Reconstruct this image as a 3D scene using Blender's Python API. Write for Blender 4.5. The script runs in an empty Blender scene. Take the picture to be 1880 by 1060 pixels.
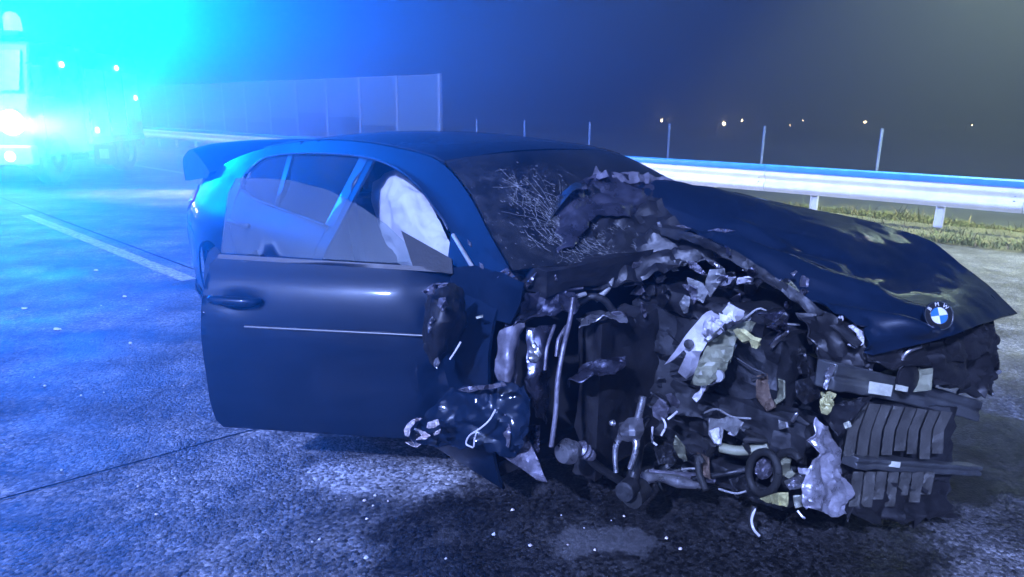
import bpy, bmesh, math, random
import numpy as np
from mathutils import Vector, Matrix, noise
from mathutils.geometry import delaunay_2d_cdt

random.seed(7)
SC = bpy.context.scene
COL = SC.collection
SC.render.engine = 'CYCLES'
SC.cycles.use_denoising = True
SC.cycles.max_bounces = 8
SC.cycles.transparent_max_bounces = 16
SC.cycles.volume_bounces = 0
SC.cycles.sample_clamp_indirect = 4.0
SC.cycles.caustics_reflective = False
SC.cycles.caustics_refractive = False

# ------------------------------------------------------------------ camera
F_PX, HOR, ROLL, EYE = 1250.0, 205.0, 0.012, 1.53
_p = math.atan((530 - HOR) / F_PX)
FWD = np.array([0, math.cos(_p), -math.sin(_p)])
_R = np.array([1., 0, 0]); _U = np.cross(_R, FWD)
CR = math.cos(ROLL) * _R + math.sin(ROLL) * _U
CU = -math.sin(ROLL) * _R + math.cos(ROLL) * _U
cd = bpy.data.cameras.new('camera'); cam = bpy.data.objects.new('camera', cd); COL.objects.link(cam)
cd.sensor_width = 36.0; cd.sensor_fit = 'HORIZONTAL'; cd.lens = 36.0 * F_PX / 1880.0
cd.clip_start = 0.05; cd.clip_end = 2000
cam.matrix_world = Matrix(((CR[0], CU[0], -FWD[0], 0), (CR[1], CU[1], -FWD[1], 0), (CR[2], CU[2], -FWD[2], EYE), (0, 0, 0, 1)))
SC.camera = cam

# ------------------------------------------------------------------ world, sun, exposure
SUN_EL, SUN_AZ = math.radians(35), math.radians(205)      # azimuth clockwise from +Y: behind the camera, to its left
world = bpy.data.worlds.new('World'); SC.world = world; world.use_nodes = True
wn = world.node_tree.nodes; wl = world.node_tree.links; wn.clear()
sky = wn.new('ShaderNodeTexSky'); sky.sky_type = 'NISHITA'; sky.sun_disc = False
sky.sun_elevation = SUN_EL; sky.sun_rotation = SUN_AZ
bg = wn.new('ShaderNodeBackground'); bg.inputs[1].default_value = 0.003
wo = wn.new('ShaderNodeOutputWorld'); wl.new(sky.outputs[0], bg.inputs[0]); wl.new(bg.outputs[0], wo.inputs[0])
sl = bpy.data.lights.new('sun', 'SUN'); sun = bpy.data.objects.new('sun', sl); COL.objects.link(sun)
sl.energy = 5.0; sl.angle = math.radians(1.2); sl.color = (0.34, 0.45, 1.0)
_sd = Vector((math.sin(SUN_AZ) * math.cos(SUN_EL), math.cos(SUN_AZ) * math.cos(SUN_EL), math.sin(SUN_EL)))
sun.rotation_euler = _sd.to_track_quat('Z', 'Y').to_euler(); sun.location = _sd * 30
vs = SC.view_settings; vs.view_transform = 'Standard'; vs.look = 'None'; vs.gamma = 1.0; vs.exposure = 1.55
vs.use_curve_mapping = False

HAZE_DENSITY, HAZE_G = 0.040, 0.86
BEACON_W, BEACON_RGB = 13500.0, (0.0, 0.15, 1.0)
HEAD_W = 4400.0
LAMP_W = 5200.0
FAN_LOW = 0.15

# ------------------------------------------------------------------ pixel rays
def wray(px, py):
    d = FWD + CR * (px - 940) / F_PX - CU * (py - 530) / F_PX
    return np.array([0, 0, EYE]), d
def at_z(px, py, z=0.0):
    o, d = wray(px, py); t = (z - o[2]) / d[2]; return o + d * t
def at_y(px, py, y):
    o, d = wray(px, py); return o + d * (y / d[1])
# car frame: x forward from the front axle, u to the car's right, z up
TX, TY, YAW = 0.865, 2.482, -0.8459
HX = np.array([math.cos(YAW), math.sin(YAW), 0]); HU = np.array([math.sin(YAW), -math.cos(YAW), 0])
def C(px, py, u):
    """pixel -> car frame (x,u,z) on the lengthwise plane u"""
    o, d = wray(px, py); o = o - np.array([TX, TY, 0])
    ou, du = o @ HU, d @ HU; t = (u - ou) / du; p = o + d * t
    return (float(p @ HX), float(u), float(p[2]))

# ------------------------------------------------------------------ materials
MATS = {}
def mat(name, color, rough=0.5, metal=0.0, coat=0.0, spec=0.5, var=0.0, vscale=8.0, bump=0.0, bscale=60.0, emit=None, estr=0.0, rvar=0.0):
    m = bpy.data.materials.new(name); m.use_nodes = True
    nt = m.node_tree; b = nt.nodes['Principled BSDF']
    b.inputs['Base Color'].default_value = (*color, 1); b.inputs['Roughness'].default_value = rough
    b.inputs['Metallic'].default_value = metal; b.inputs['Coat Weight'].default_value = coat
    b.inputs['Coat Roughness'].default_value = 0.06; b.inputs['Specular IOR Level'].default_value = spec
    if emit: b.inputs['Emission Color'].default_value = (*emit, 1); b.inputs['Emission Strength'].default_value = estr
    if var or bump or rvar:
        tc = nt.nodes.new('ShaderNodeTexCoord')
        n = nt.nodes.new('ShaderNodeTexNoise'); n.inputs['Scale'].default_value = vscale; n.inputs['Detail'].default_value = 6
        n.inputs['Roughness'].default_value = 0.65
        nt.links.new(tc.outputs['Object'], n.inputs['Vector'])
        if var:
            r = nt.nodes.new('ShaderNodeMapRange'); r.inputs[1].default_value = 0.3; r.inputs[2].default_value = 0.7
            r.inputs[3].default_value = 1 - var; r.inputs[4].default_value = 1 + var
            nt.links.new(n.outputs['Fac'], r.inputs[0])
            x = nt.nodes.new('ShaderNodeMix'); x.data_type = 'RGBA'; x.blend_type = 'MULTIPLY'; x.inputs[0].default_value = 1
            x.inputs[6].default_value = (*color, 1); nt.links.new(r.outputs[0], x.inputs[7]); nt.links.new(x.outputs[2], b.inputs['Base Color'])
        if rvar:
            r2 = nt.nodes.new('ShaderNodeMapRange'); r2.inputs[1].default_value = 0.35; r2.inputs[2].default_value = 0.65
            r2.inputs[3].default_value = max(0.03, rough - rvar); r2.inputs[4].default_value = min(1, rough + rvar)
            nt.links.new(n.outputs['Fac'], r2.inputs[0]); nt.links.new(r2.outputs[0], b.inputs['Roughness'])
        if bump:
            n2 = nt.nodes.new('ShaderNodeTexNoise'); n2.inputs['Scale'].default_value = bscale; n2.inputs['Detail'].default_value = 4
            nt.links.new(tc.outputs['Object'], n2.inputs['Vector'])
            bp = nt.nodes.new('ShaderNodeBump'); bp.inputs['Strength'].default_value = bump; bp.inputs['Distance'].default_value = 0.01
            nt.links.new(n2.outputs['Fac'], bp.inputs['Height']); nt.links.new(bp.outputs[0], b.inputs['Normal'])
    MATS[name] = m; return m

mat('paint', (0.004, 0.011, 0.027), 0.45, 0.0, coat=0.6, spec=0.08, var=0.25, vscale=3, bump=0.02, bscale=9, rvar=0.08)
mat('paint_scraped', (0.085, 0.085, 0.12), 0.32, 0.75, coat=0.4, var=0.6, vscale=9, bump=0.35, bscale=14, rvar=0.15)
mat('primer_metal', (0.20, 0.19, 0.23), 0.45, 0.55, var=0.5, vscale=14, bump=0.4, bscale=25, rvar=0.15)
mat('bare_metal', (0.50, 0.49, 0.52), 0.34, 0.9, var=0.35, vscale=20, bump=0.2, bscale=40, rvar=0.12)
mat('dark_metal', (0.035, 0.036, 0.04), 0.5, 0.5, var=0.6, vscale=14, bump=0.5, bscale=25, rvar=0.2)
mat('black_plastic', (0.012, 0.012, 0.014), 0.48, var=0.4, vscale=12, bump=0.25, bscale=40, rvar=0.12)
mat('rubber', (0.012, 0.012, 0.012), 0.7, var=0.3, vscale=20, bump=0.3, bscale=80)
mat('white_plastic', (0.62, 0.60, 0.66), 0.42, var=0.22, vscale=18, bump=0.15, bscale=30, rvar=0.1)
mat('grey_plastic', (0.26, 0.26, 0.26), 0.5, var=0.35, vscale=18, bump=0.25, bscale=30)
mat('olive_plastic', (0.20, 0.20, 0.13), 0.5, var=0.4, vscale=18, bump=0.25, bscale=30)
mat('yellow_plastic', (0.50, 0.46, 0.20), 0.45, var=0.3, vscale=25, bump=0.2)
mat('rust_brown', (0.13, 0.09, 0.065), 0.75, 0.2, var=0.6, vscale=20, bump=0.6, bscale=45)
mat('beam_metal', (0.11, 0.115, 0.12), 0.45, 0.6, var=0.4, vscale=10, bump=0.15, bscale=20, rvar=0.12)
mat('fin_metal', (0.060, 0.058, 0.052), 0.55, 0.3, var=0.45, vscale=9, bump=0.2, bscale=120)
mat('sticker', (0.45, 0.45, 0.36), 0.6, var=0.25, vscale=40)
mat('foil', (0.42, 0.40, 0.45), 0.36, 0.6, var=0.45, vscale=15, bump=0.8, bscale=28, rvar=0.15)
mat('interior', (0.012, 0.012, 0.014), 0.85, var=0.3, vscale=20)
mat('airbag_cloth', (0.46, 0.47, 0.50), 0.85, var=0.08, vscale=12, bump=0.35, bscale=22)
mat('chrome', (0.55, 0.56, 0.58), 0.18, 1.0, rvar=0.08)
mat('trim_black', (0.008, 0.008, 0.009), 0.5)
mat('tail_red', (0.30, 0.012, 0.015), 0.12, coat=1.0)
mat('tail_clear', (0.70, 0.62, 0.62), 0.15, coat=1.0, bump=0.5, bscale=70)
mat('rim', (0.25, 0.25, 0.27), 0.35, 0.9)
mat('emb_blue', (0.03, 0.16, 0.45), 0.3, coat=1); mat('emb_white', (0.75, 0.75, 0.78), 0.3, coat=1)
mat('emb_black', (0.01, 0.01, 0.012), 0.3, coat=1)
mat('zinc', (0.72, 0.72, 0.70), 0.5, 0.1, var=0.14, vscale=5, bump=0.06, bscale=12, rvar=0.1)
mat('rail_blue_lit', (0.03, 0.22, 0.62), 0.45, coat=0.2, var=0.2, vscale=7)  # blue beacon light put into the colour of the rail top
mat('post_zinc', (0.20, 0.25, 0.32), 0.5, 0.3, var=0.2, vscale=6)
mat('concrete', (0.34, 0.38, 0.42), 0.85, var=0.25, vscale=2.5, bump=0.3, bscale=20)
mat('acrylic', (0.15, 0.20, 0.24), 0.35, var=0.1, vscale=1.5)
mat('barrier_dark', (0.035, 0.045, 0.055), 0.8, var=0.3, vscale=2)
mat('truck_red', (0.10, 0.012, 0.012), 0.4, coat=0.3, var=0.1); mat('truck_white', (0.40, 0.40, 0.41), 0.35, coat=0.5, var=0.1)
mat('truck_glass', (0.02, 0.022, 0.025), 0.08, coat=1.0)
mat('lamp_white', (0.9, 0.9, 0.9), 0.3, emit=(1.0, 0.96, 0.9), estr=7)
mat('marker_white', (0.9, 0.9, 0.9), 0.3, emit=(1.0, 0.9, 0.82), estr=3)
mat('lamp_blue', (0.02, 0.1, 0.6), 0.3, emit=(0.02, 0.22, 1.0), estr=14)
mat('lamp_warm', (0.9, 0.8, 0.6), 0.3, emit=(1.0, 0.72, 0.42), estr=28)
mat('road_paint', (0.34, 0.335, 0.31), 0.7, var=0.85, vscale=22, bump=0.3, bscale=90)
mat('sealant', (0.006, 0.006, 0.007), 0.95, spec=0.05)
mat('white_scrap', (0.6, 0.6, 0.62), 0.5)
mat('field', (0.018, 0.022, 0.022), 0.95, var=0.5, vscale=0.8, bump=0.5, bscale=6)

def glass_mat(name, tint, cracked=False):
    m = bpy.data.materials.new(name); m.use_nodes = True; nt = m.node_tree; nt.nodes.clear()
    out = nt.nodes.new('ShaderNodeOutputMaterial'); tr = nt.nodes.new('ShaderNodeBsdfTransparent'); tr.inputs[0].default_value = (*tint, 1)
    gl = nt.nodes.new('ShaderNodeBsdfGlossy'); gl.inputs['Roughness'].default_value = 0.04
    gl.inputs[0].default_value = (0.9, 0.9, 0.9, 1)
    fr = nt.nodes.new('ShaderNodeFresnel'); fr.inputs[0].default_value = 1.62
    mx = nt.nodes.new('ShaderNodeMixShader'); nt.links.new(fr.outputs[0], mx.inputs[0]); nt.links.new(tr.outputs[0], mx.inputs[1]); nt.links.new(gl.outputs[0], mx.inputs[2])
    last = mx
    tc = nt.nodes.new('ShaderNodeTexCoord')
    # film of dust
    nz = nt.nodes.new('ShaderNodeTexNoise'); nz.inputs['Scale'].default_value = 3.0; nz.inputs['Detail'].default_value = 5
    nt.links.new(tc.outputs['Object'], nz.inputs['Vector'])
    df = nt.nodes.new('ShaderNodeBsdfDiffuse'); df.inputs[0].default_value = (0.5, 0.52, 0.55, 1)
    mr = nt.nodes.new('ShaderNodeMapRange'); mr.inputs[1].default_value = 0.35; mr.inputs[2].default_value = 0.75; mr.inputs[3].default_value = 0.005; mr.inputs[4].default_value = 0.035
    nt.links.new(nz.outputs['Fac'], mr.inputs[0])
    mx2 = nt.nodes.new('ShaderNodeMixShader'); nt.links.new(mr.outputs[0], mx2.inputs[0]); nt.links.new(last.outputs[0], mx2.inputs[1]); nt.links.new(df.outputs[0], mx2.inputs[2]); last = mx2
    if cracked:
        mp = nt.nodes.new('ShaderNodeMapping'); mp.inputs['Scale'].default_value = (1.0, 2.2, 1.0); mp.inputs['Rotation'].default_value = (0, 0, 0.5)
        nt.links.new(tc.outputs['Object'], mp.inputs[0])
        facs = []
        for sc, w in ((9, 0.035), (26, 0.06), (60, 0.10)):
            v = nt.nodes.new('ShaderNodeTexVoronoi'); v.feature = 'DISTANCE_TO_EDGE'; v.inputs['Scale'].default_value = sc
            nt.links.new(mp.outputs[0], v.inputs['Vector'])
            a = nt.nodes.new('ShaderNodeMapRange'); a.inputs[1].default_value = 0; a.inputs[2].default_value = w; a.inputs[3].default_value = 1; a.inputs[4].default_value = 0
            nt.links.new(v.outputs['Distance'], a.inputs[0]); facs.append(a)
        # cracks are thickest near the struck lower right corner
        dist = nt.nodes.new('ShaderNodeVectorMath'); dist.operation = 'DISTANCE'; dist.inputs[1].default_value = (-0.72, -0.5, 1.10)
        nt.links.new(tc.outputs['Object'], dist.inputs[0])
        fall = nt.nodes.new('ShaderNodeMapRange'); fall.inputs[1].default_value = 0.2; fall.inputs[2].default_value = 0.62; fall.inputs[3].default_value = 1; fall.inputs[4].default_value = 0.0
        nt.links.new(dist.outputs['Value'], fall.inputs[0])
        s1 = nt.nodes.new('ShaderNodeMath'); s1.operation = 'MAXIMUM'; nt.links.new(facs[0].outputs[0], s1.inputs[0]); nt.links.new(facs[1].outputs[0], s1.inputs[1])
        s2 = nt.nodes.new('ShaderNodeMath'); s2.operation = 'MAXIMUM'; nt.links.new(s1.outputs[0], s2.inputs[0]); nt.links.new(facs[2].outputs[0], s2.inputs[1])
        n3 = nt.nodes.new('ShaderNodeTexNoise'); n3.inputs['Scale'].default_value = 14; nt.links.new(tc.outputs['Object'], n3.inputs['Vector'])
        r3 = nt.nodes.new('ShaderNodeMapRange'); r3.inputs[1].default_value = 0.4; r3.inputs[2].default_value = 0.62; nt.links.new(n3.outputs['Fac'], r3.inputs[0])
        pm = nt.nodes.new('ShaderNodeMath'); pm.operation = 'MULTIPLY'; nt.links.new(s2.outputs[0], pm.inputs[0]); nt.links.new(fall.outputs[0], pm.inputs[1])
        pm2 = nt.nodes.new('ShaderNodeMath'); pm2.operation = 'MULTIPLY'; nt.links.new(pm.outputs[0], pm2.inputs[0]); nt.links.new(r3.outputs[0], pm2.inputs[1])
        pm3 = nt.nodes.new('ShaderNodeMath'); pm3.operation = 'MULTIPLY'; nt.links.new(pm2.outputs[0], pm3.inputs[0]); pm3.inputs[1].default_value = 0.22
        cr = nt.nodes.new('ShaderNodeBsdfPrincipled'); cr.inputs['Base Color'].default_value = (0.62, 0.62, 0.68, 1); cr.inputs['Roughness'].default_value = 0.25
        bp = nt.nodes.new('ShaderNodeBump'); bp.inputs['Strength'].default_value = 0.8; bp.inputs['Distance'].default_value = 0.02; nt.links.new(s2.outputs[0], bp.inputs['Height'])
        nt.links.new(bp.outputs[0], cr.inputs['Normal'])
        mx3 = nt.nodes.new('ShaderNodeMixShader'); nt.links.new(pm3.outputs[0], mx3.inputs[0]); nt.links.new(last.outputs[0], mx3.inputs[1]); nt.links.new(cr.outputs[0], mx3.inputs[2]); last = mx3
    nt.links.new(last.outputs[0], out.inputs[0]); MATS[name] = m
glass_mat('glass', (0.42, 0.46, 0.48)); glass_mat('glass_clear', (0.72, 0.76, 0.78)); glass_mat('glass_cracked', (0.30, 0.33, 0.36), True)

D_ = (-0.7385, 0.6742)
def asphalt():
    m = bpy.data.materials.new('asphalt'); m.use_nodes = True; nt = m.node_tree; N = nt.nodes.new; L = nt.links.new
    b = nt.nodes['Principled BSDF']; tc = N('ShaderNodeTexCoord'); obj = tc.outputs['Object']
    def nz(scale, detail=5, rough=0.6):
        n = N('ShaderNodeTexNoise'); n.inputs['Scale'].default_value = scale; n.inputs['Detail'].default_value = detail; n.inputs['Roughness'].default_value = rough; L(obj, n.inputs['Vector']); return n.outputs['Fac']
    def mr(src, a, b_, c, d):
        r = N('ShaderNodeMapRange'); r.inputs[1].default_value = a; r.inputs[2].default_value = b_; r.inputs[3].default_value = c; r.inputs[4].default_value = d; L(src, r.inputs[0]); return r.outputs[0]
    def op(o, a, b_):
        k = N('ShaderNodeMath'); k.operation = o
        for i, s in enumerate((a, b_)):
            if isinstance(s, (int, float)): k.inputs[i].default_value = s
            else: L(s, k.inputs[i])
        return k.outputs[0]
    vo = N('ShaderNodeTexVoronoi'); vo.inputs['Scale'].default_value = 78; L(obj, vo.inputs['Vector'])
    vo2 = N('ShaderNodeTexVoronoi'); vo2.inputs['Scale'].default_value = 210; L(obj, vo2.inputs['Vector'])
    sep = N('ShaderNodeSeparateColor'); L(vo.outputs['Color'], sep.inputs[0])
    stone = mr(sep.outputs[0], 0.0, 1.0, 0.03, 0.165)
    stone = op('MULTIPLY', stone, mr(sep.outputs[1], 0.0, 1.0, 0.5, 1.3))
    patch = mr(nz(1.3, 7, 0.68), 0.36, 0.66, 0.5, 1.75)            # worn and polished areas
    mp2 = N('ShaderNodeMapping'); mp2.inputs['Rotation'].default_value = (0, 0, -math.atan2(D_[1], D_[0])); mp2.inputs['Scale'].default_value = (0.25, 2.2, 1)
    L(obj, mp2.inputs[0]); n5 = N('ShaderNodeTexNoise'); n5.inputs['Scale'].default_value = 1.6; n5.inputs['Detail'].default_value = 6; L(mp2.outputs[0], n5.inputs['Vector'])
    patch = op('MULTIPLY', patch, mr(n5.outputs['Fac'], 0.35, 0.65, 0.65, 1.35))     # streaks worn along the lanes
    patch = op('MULTIPLY', patch, mr(nz(4.2, 8, 0.75), 0.42, 0.60, 0.72, 1.25))
    fine = mr(nz(240, 2), 0.3, 0.7, 0.75, 1.25)
    val = op('MULTIPLY', op('MULTIPLY', stone, patch), fine)
    # wet, oily spill in front of the wreck: ragged outline round two centres; a third blob paints the car's shade at right (own shape, stays with the road)
    def blob(cx, cy, sx, sy, rot):
        mp = N('ShaderNodeMapping'); mp.vector_type = 'TEXTURE'; mp.inputs['Location'].default_value = (cx, cy, 0); mp.inputs['Rotation'].default_value = (0, 0, rot); mp.inputs['Scale'].default_value = (sx, sy, 1)
        L(obj, mp.inputs[0]); ln = N('ShaderNodeVectorMath'); ln.operation = 'LENGTH'; L(mp.outputs[0], ln.inputs[0]); return ln.outputs['Value']
    d1 = blob(0.55, 2.20, 1.12, 0.62, 0.0); d2 = blob(1.0, 2.55, 0.75, 0.5, 0.1); d3 = blob(2.05, 2.95, 0.75, 0.45, 0.5)
    dm = op('MINIMUM', op('MINIMUM', d1, d2), d3)
    dm = op('ADD', dm, mr(nz(3.2, 8, 0.72), 0, 1, -0.45, 0.45))
    spill_shade = mr(dm, 0.86, 0.98, 1, 0)
    crust = op('MULTIPLY', mr(nz(5.5, 6, 0.6), 0.56, 0.63, 0, 1), mr(nz(0.9, 3), 0.45, 0.6, 0, 1))   # pale dried sludge
    val = op('MULTIPLY', val, op('SUBTRACT', 1.0, op('MULTIPLY', spill_shade, 0.76)))
    dn = mr(nz(4.5, 7, 0.7), 0, 1, -0.5, 0.5)
    dry = mr(op('ADD', op('MINIMUM', blob(-0.50, 2.62, 0.46, 0.20, -0.1), blob(1.95, 2.02, 0.62, 0.22, 0.1)), dn), 0.72, 0.95, 1, 0)
    val = op('MULTIPLY', val, op('ADD', 1.0, op('MULTIPLY', dry, 1.5)))
    sludge = mr(op('ADD', blob(0.34, 2.20, 0.30, 0.13, 0.15), mr(nz(7, 6, 0.65), 0, 1, -0.9, 0.9)), 0.55, 0.72, 1, 0)
    val = op('ADD', val, op('MULTIPLY', op('MAXIMUM', crust, sludge), 0.05))
    # tyre-polished long dry stretch is smoother: less stone contrast
    comb = N('ShaderNodeCombineColor')
    L(op('MULTIPLY', val, 1.0), comb.inputs[0]); L(op('MULTIPLY', val, 1.0), comb.inputs[1]); L(op('MULTIPLY', val, 1.06), comb.inputs[2])
    L(comb.outputs[0], b.inputs['Base Color'])
    L(op('SUBTRACT', mr(nz(2.0, 5), 0.35, 0.65, 0.50, 0.72), op('MULTIPLY', spill_shade, 0.16)), b.inputs['Roughness'])
    h = op('ADD', op('MULTIPLY', vo.outputs['Distance'], -0.9), op('MULTIPLY', vo2.outputs['Distance'], -0.35))
    h = op('ADD', h, op('MULTIPLY', nz(28, 4), 0.5))
    bp = N('ShaderNodeBump'); bp.inputs['Distance'].default_value = 0.010
    L(op('MULTIPLY', mr(nz(0.9, 5), 0.40, 0.60, 0.18, 0.8), op('SUBTRACT', 1.0, op('MULTIPLY', spill_shade, 0.35))), bp.inputs['Strength'])
    L(h, bp.inputs['Height']); L(bp.outputs[0], b.inputs['Normal']); b.inputs['Specular IOR Level'].default_value = 0.22; MATS['asphalt'] = m
asphalt()

# ------------------------------------------------------------------ object helpers
def link(name, me, m, parent=None, smooth=False):
    if isinstance(m, str): m = MATS[m]
    me.materials.clear(); me.materials.append(m)
    if smooth:
        for p in me.polygons: p.use_smooth = True
    o = bpy.data.objects.new(name, me); COL.objects.link(o)
    if parent: o.parent = parent
    return o
def mesh(name, verts, faces):
    me = bpy.data.meshes.new(name); me.from_pydata([tuple(map(float, v)) for v in verts], [], faces); me.update(); return me
def from_bm(name, bm):
    bmesh.ops.recalc_face_normals(bm, faces=bm.faces[:])
    me = bpy.data.meshes.new(name); bm.to_mesh(me); bm.free(); return me
def empty(name, loc=(0, 0, 0), rz=0.0):
    o = bpy.data.objects.new(name, None); COL.objects.link(o); o.location = loc; o.rotation_euler = (0, 0, rz); o.empty_display_size = 0.2; return o
def tag(o, label=None, cat=None, group=None, kind=None):
    if label: o['label'] = label
    if cat: o['category'] = cat
    if group: o['group'] = group
    if kind: o['kind'] = kind
    return o
def solid(o, t, off=0.0):
    bm = bmesh.new(); bm.from_mesh(o.data)
    for e in bm.edges:
        if e.is_boundary: e.smooth = False          # crisp cut edges once the sheet has thickness
    bm.to_mesh(o.data); bm.free()
    md = o.modifiers.new('thick', 'SOLIDIFY'); md.thickness = t; md.offset = off; return o
def bevel(o, w, n=2):
    md = o.modifiers.new('bev', 'BEVEL'); md.width = w; md.segments = n; md.limit_method = 'ANGLE'; md.angle_limit = 0.6; return o
def autosmooth(o, ang=35):
    o.data.set_sharp_from_angle(angle=math.radians(ang))
    return o
def box_bm(bm, cx, cy, cz, sx, sy, sz, rot=None):
    M = Matrix.Translation((cx, cy, cz))
    if rot is not None: M = M @ rot.to_4x4()
    r = bmesh.ops.create_cube(bm, size=1.0, matrix=M @ Matrix.Diagonal((sx, sy, sz, 1))); return r['verts']
def box(name, c, s, m, parent=None, bv=0.0, rot=None):
    bm = bmesh.new(); box_bm(bm, *c, *s, rot); o = link(name, from_bm(name, bm), m, parent)
    if bv: bevel(o, bv)
    return o
def cr_spline(P, n):
    P = [np.array(p, float) for p in P]
    if len(P) == 2: return [P[0] + (P[1] - P[0]) * i / n for i in range(n + 1)]
    Q = [2 * P[0] - P[1]] + P + [2 * P[-1] - P[-2]]; out = []
    for i in range(1, len(Q) - 2):
        a, b, c, d = Q[i - 1:i + 3]
        for k in range(n):
            t = k / n; out.append(0.5 * (2 * b + (c - a) * t + (2 * a - 5 * b + 4 * c - d) * t * t + (3 * b - a - 3 * c + d) * t ** 3))
    out.append(P[-1]); return out
def tube_geo(pts, r, n=8, sub=4):
    pts = cr_spline(pts, sub); m = len(pts); R = r if hasattr(r, '__len__') else [r, r]
    rs = np.interp(np.linspace(0, 1, m), np.linspace(0, 1, len(R)), R)
    V, Fc = [], []; up = Vector((0.13, 0.27, 0.95))
    for i in range(m):
        t = Vector(pts[min(i + 1, m - 1)] - pts[max(i - 1, 0)]).normalized()
        a = t.cross(up); a = a.normalized() if a.length > 0.05 else t.cross(Vector((1, 0, 0))).normalized(); b = t.cross(a)
        for k in range(n):
            th = 2 * math.pi * k / n; V.append(Vector(pts[i]) + (a * math.cos(th) + b * math.sin(th)) * float(rs[i]))
    for i in range(m - 1):
        for k in range(n):
            k2 = (k + 1) % n; Fc.append((i * n + k, i * n + k2, (i + 1) * n + k2, (i + 1) * n + k))
    Fc.append(tuple(range(n - 1, -1, -1))); Fc.append(tuple((m - 1) * n + k for k in range(n)))
    return V, Fc
def tube(name, pts, r, m, parent=None, n=8, sub=4):
    o = link(name, mesh(name, *tube_geo(pts, r, n, sub)), m, parent, True); autosmooth(o, 50); return o
def lathe(name, prof, axis_o, axis_d, m, parent=None, n=20, caps=True):
    """prof: list of (dist along axis, radius)"""
    d = Vector(axis_d).normalized(); a = d.orthogonal().normalized(); b = d.cross(a); V, Fc = [], []; o0 = Vector(axis_o)
    for s, r in prof:
        for k in range(n):
            th = 2 * math.pi * k / n; V.append(o0 + d * s + (a * math.cos(th) + b * math.sin(th)) * r)
    for i in range(len(prof) - 1):
        for k in range(n):
            k2 = (k + 1) % n; Fc.append((i * n + k, i * n + k2, (i + 1) * n + k2, (i + 1) * n + k))
    if caps: Fc.append(tuple(range(n))); Fc.append(tuple((len(prof) - 1) * n + k for k in range(n)))
    bm = bmesh.new(); bm.from_mesh(mesh('t', V, Fc)); o = link(name, from_bm(name, bm), m, parent, True); autosmooth(o, 40); return o
def inside(p, poly):
    x, y = p; c = False; j = len(poly) - 1
    for i in range(len(poly)):
        xi, yi = poly[i]; xj, yj = poly[j]
        if (yi > y) != (yj > y) and x < (xj - xi) * (y - yi) / (yj - yi) + xi: c = not c
        j = i
    return c
def densify(poly, step):
    out = []
    for i in range(len(poly)):
        a, b = poly[i], poly[(i + 1) % len(poly)]; n = max(1, int(math.dist(a, b) / step))
        for k in range(n): out.append((a[0] + (b[0] - a[0]) * k / n, a[1] + (b[1] - a[1]) * k / n))
    return out
def sheet_geo(poly, holes=(), res=0.05):
    """fine triangulation of a 2-D outline; returns 2-D points and triangles"""
    poly = densify(poly, res); holes = [densify(h, res) for h in holes]
    pts, edges = [], []
    for ring in [poly] + holes:
        s = len(pts); pts += ring; edges += [(s + i, s + (i + 1) % len(ring)) for i in range(len(ring))]
    xs = [p[0] for p in poly]; ys = [p[1] for p in poly]
    bd = np.array(pts)
    x = min(xs)
    row = 0
    y = min(ys) + res * 0.5
    while y < max(ys):
        x = min(xs) + res * (0.5 if row % 2 else 0.25)
        while x < max(xs):
            if inside((x, y), poly) and not any(inside((x, y), h) for h in holes) and np.min((bd[:, 0] - x) ** 2 + (bd[:, 1] - y) ** 2) > (res * 0.45) ** 2: pts.append((x, y))
            x += res
        y += res * 0.87; row += 1
    v, e, f, *_ = delaunay_2d_cdt([Vector(p) for p in pts], edges, [], 0, 1e-6)
    F2 = []
    for t in f:
        c = ((v[t[0]][0] + v[t[1]][0] + v[t[2]][0]) / 3, (v[t[0]][1] + v[t[1]][1] + v[t[2]][1]) / 3)
        if inside(c, poly) and not any(inside(c, h) for h in holes): F2.append(tuple(t))
    return [(p[0], p[1]) for p in v], F2
def crumple(p, amp, freq, seed):
    q = Vector(p) * freq + Vector((seed * 7.3, seed * 3.1, seed * 1.7)); s = 0; a = 1.0
    for _ in range(3):
        s += a * (0.5 - abs(noise.noise(q)) * 2.0); q = q * 2.03 + Vector((5, 9, 3)); a *= 0.5
    return s * amp

# ================================================================== SETTING
D = np.array([-0.7385, 0.6742, 0.0]); NRM = np.array([0.6742, 0.7385, 0.0])       # along the road (away, to the left) / across it (away)
def rd(s, off, z=0.0): return tuple(NRM * off + D * s + np.array([0, 0, z]))
def quad_strip(name, s0, s1, o0, o1, z, m, kind='structure', ns=1):
    V, Fc = [], []
    for i in range(ns + 1):
        s = s0 + (s1 - s0) * i / ns; V += [rd(s, o0, z), rd(s, o1, z)]
    for i in range(ns): Fc.append((2 * i, 2 * i + 1, 2 * i + 3, 2 * i + 2))
    return tag(link(name, mesh(name, V, Fc), m), kind=kind)
R0, R1 = -14.0, 9.75       # carriageway offsets
quad_strip('ground', -400, 600, -400, 600, -0.03, 'field')
quad_strip('road', -60, 160, R0, R1, 0.0, 'asphalt')
_o = 4.70 - 0.0
lane_pt = at_z(190, 452); OL = float(NRM @ lane_pt)
quad_strip('lane_marking', float(D @ at_z(345, 515)), float(D @ at_z(40, 396)), OL - 0.07, OL + 0.07, 0.004, 'road_paint')
quad_strip('lane_seam', float(D @ at_z(345, 515)), 40.0, OL + 0.20, OL + 0.225, 0.004, 'sealant')
e_pt = at_z(255, 305); OE = float(NRM @ e_pt)
quad_strip('edge_marking', 16, 70.0, OE - 0.1, OE + 0.1, 0.004, 'road_paint')
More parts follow.
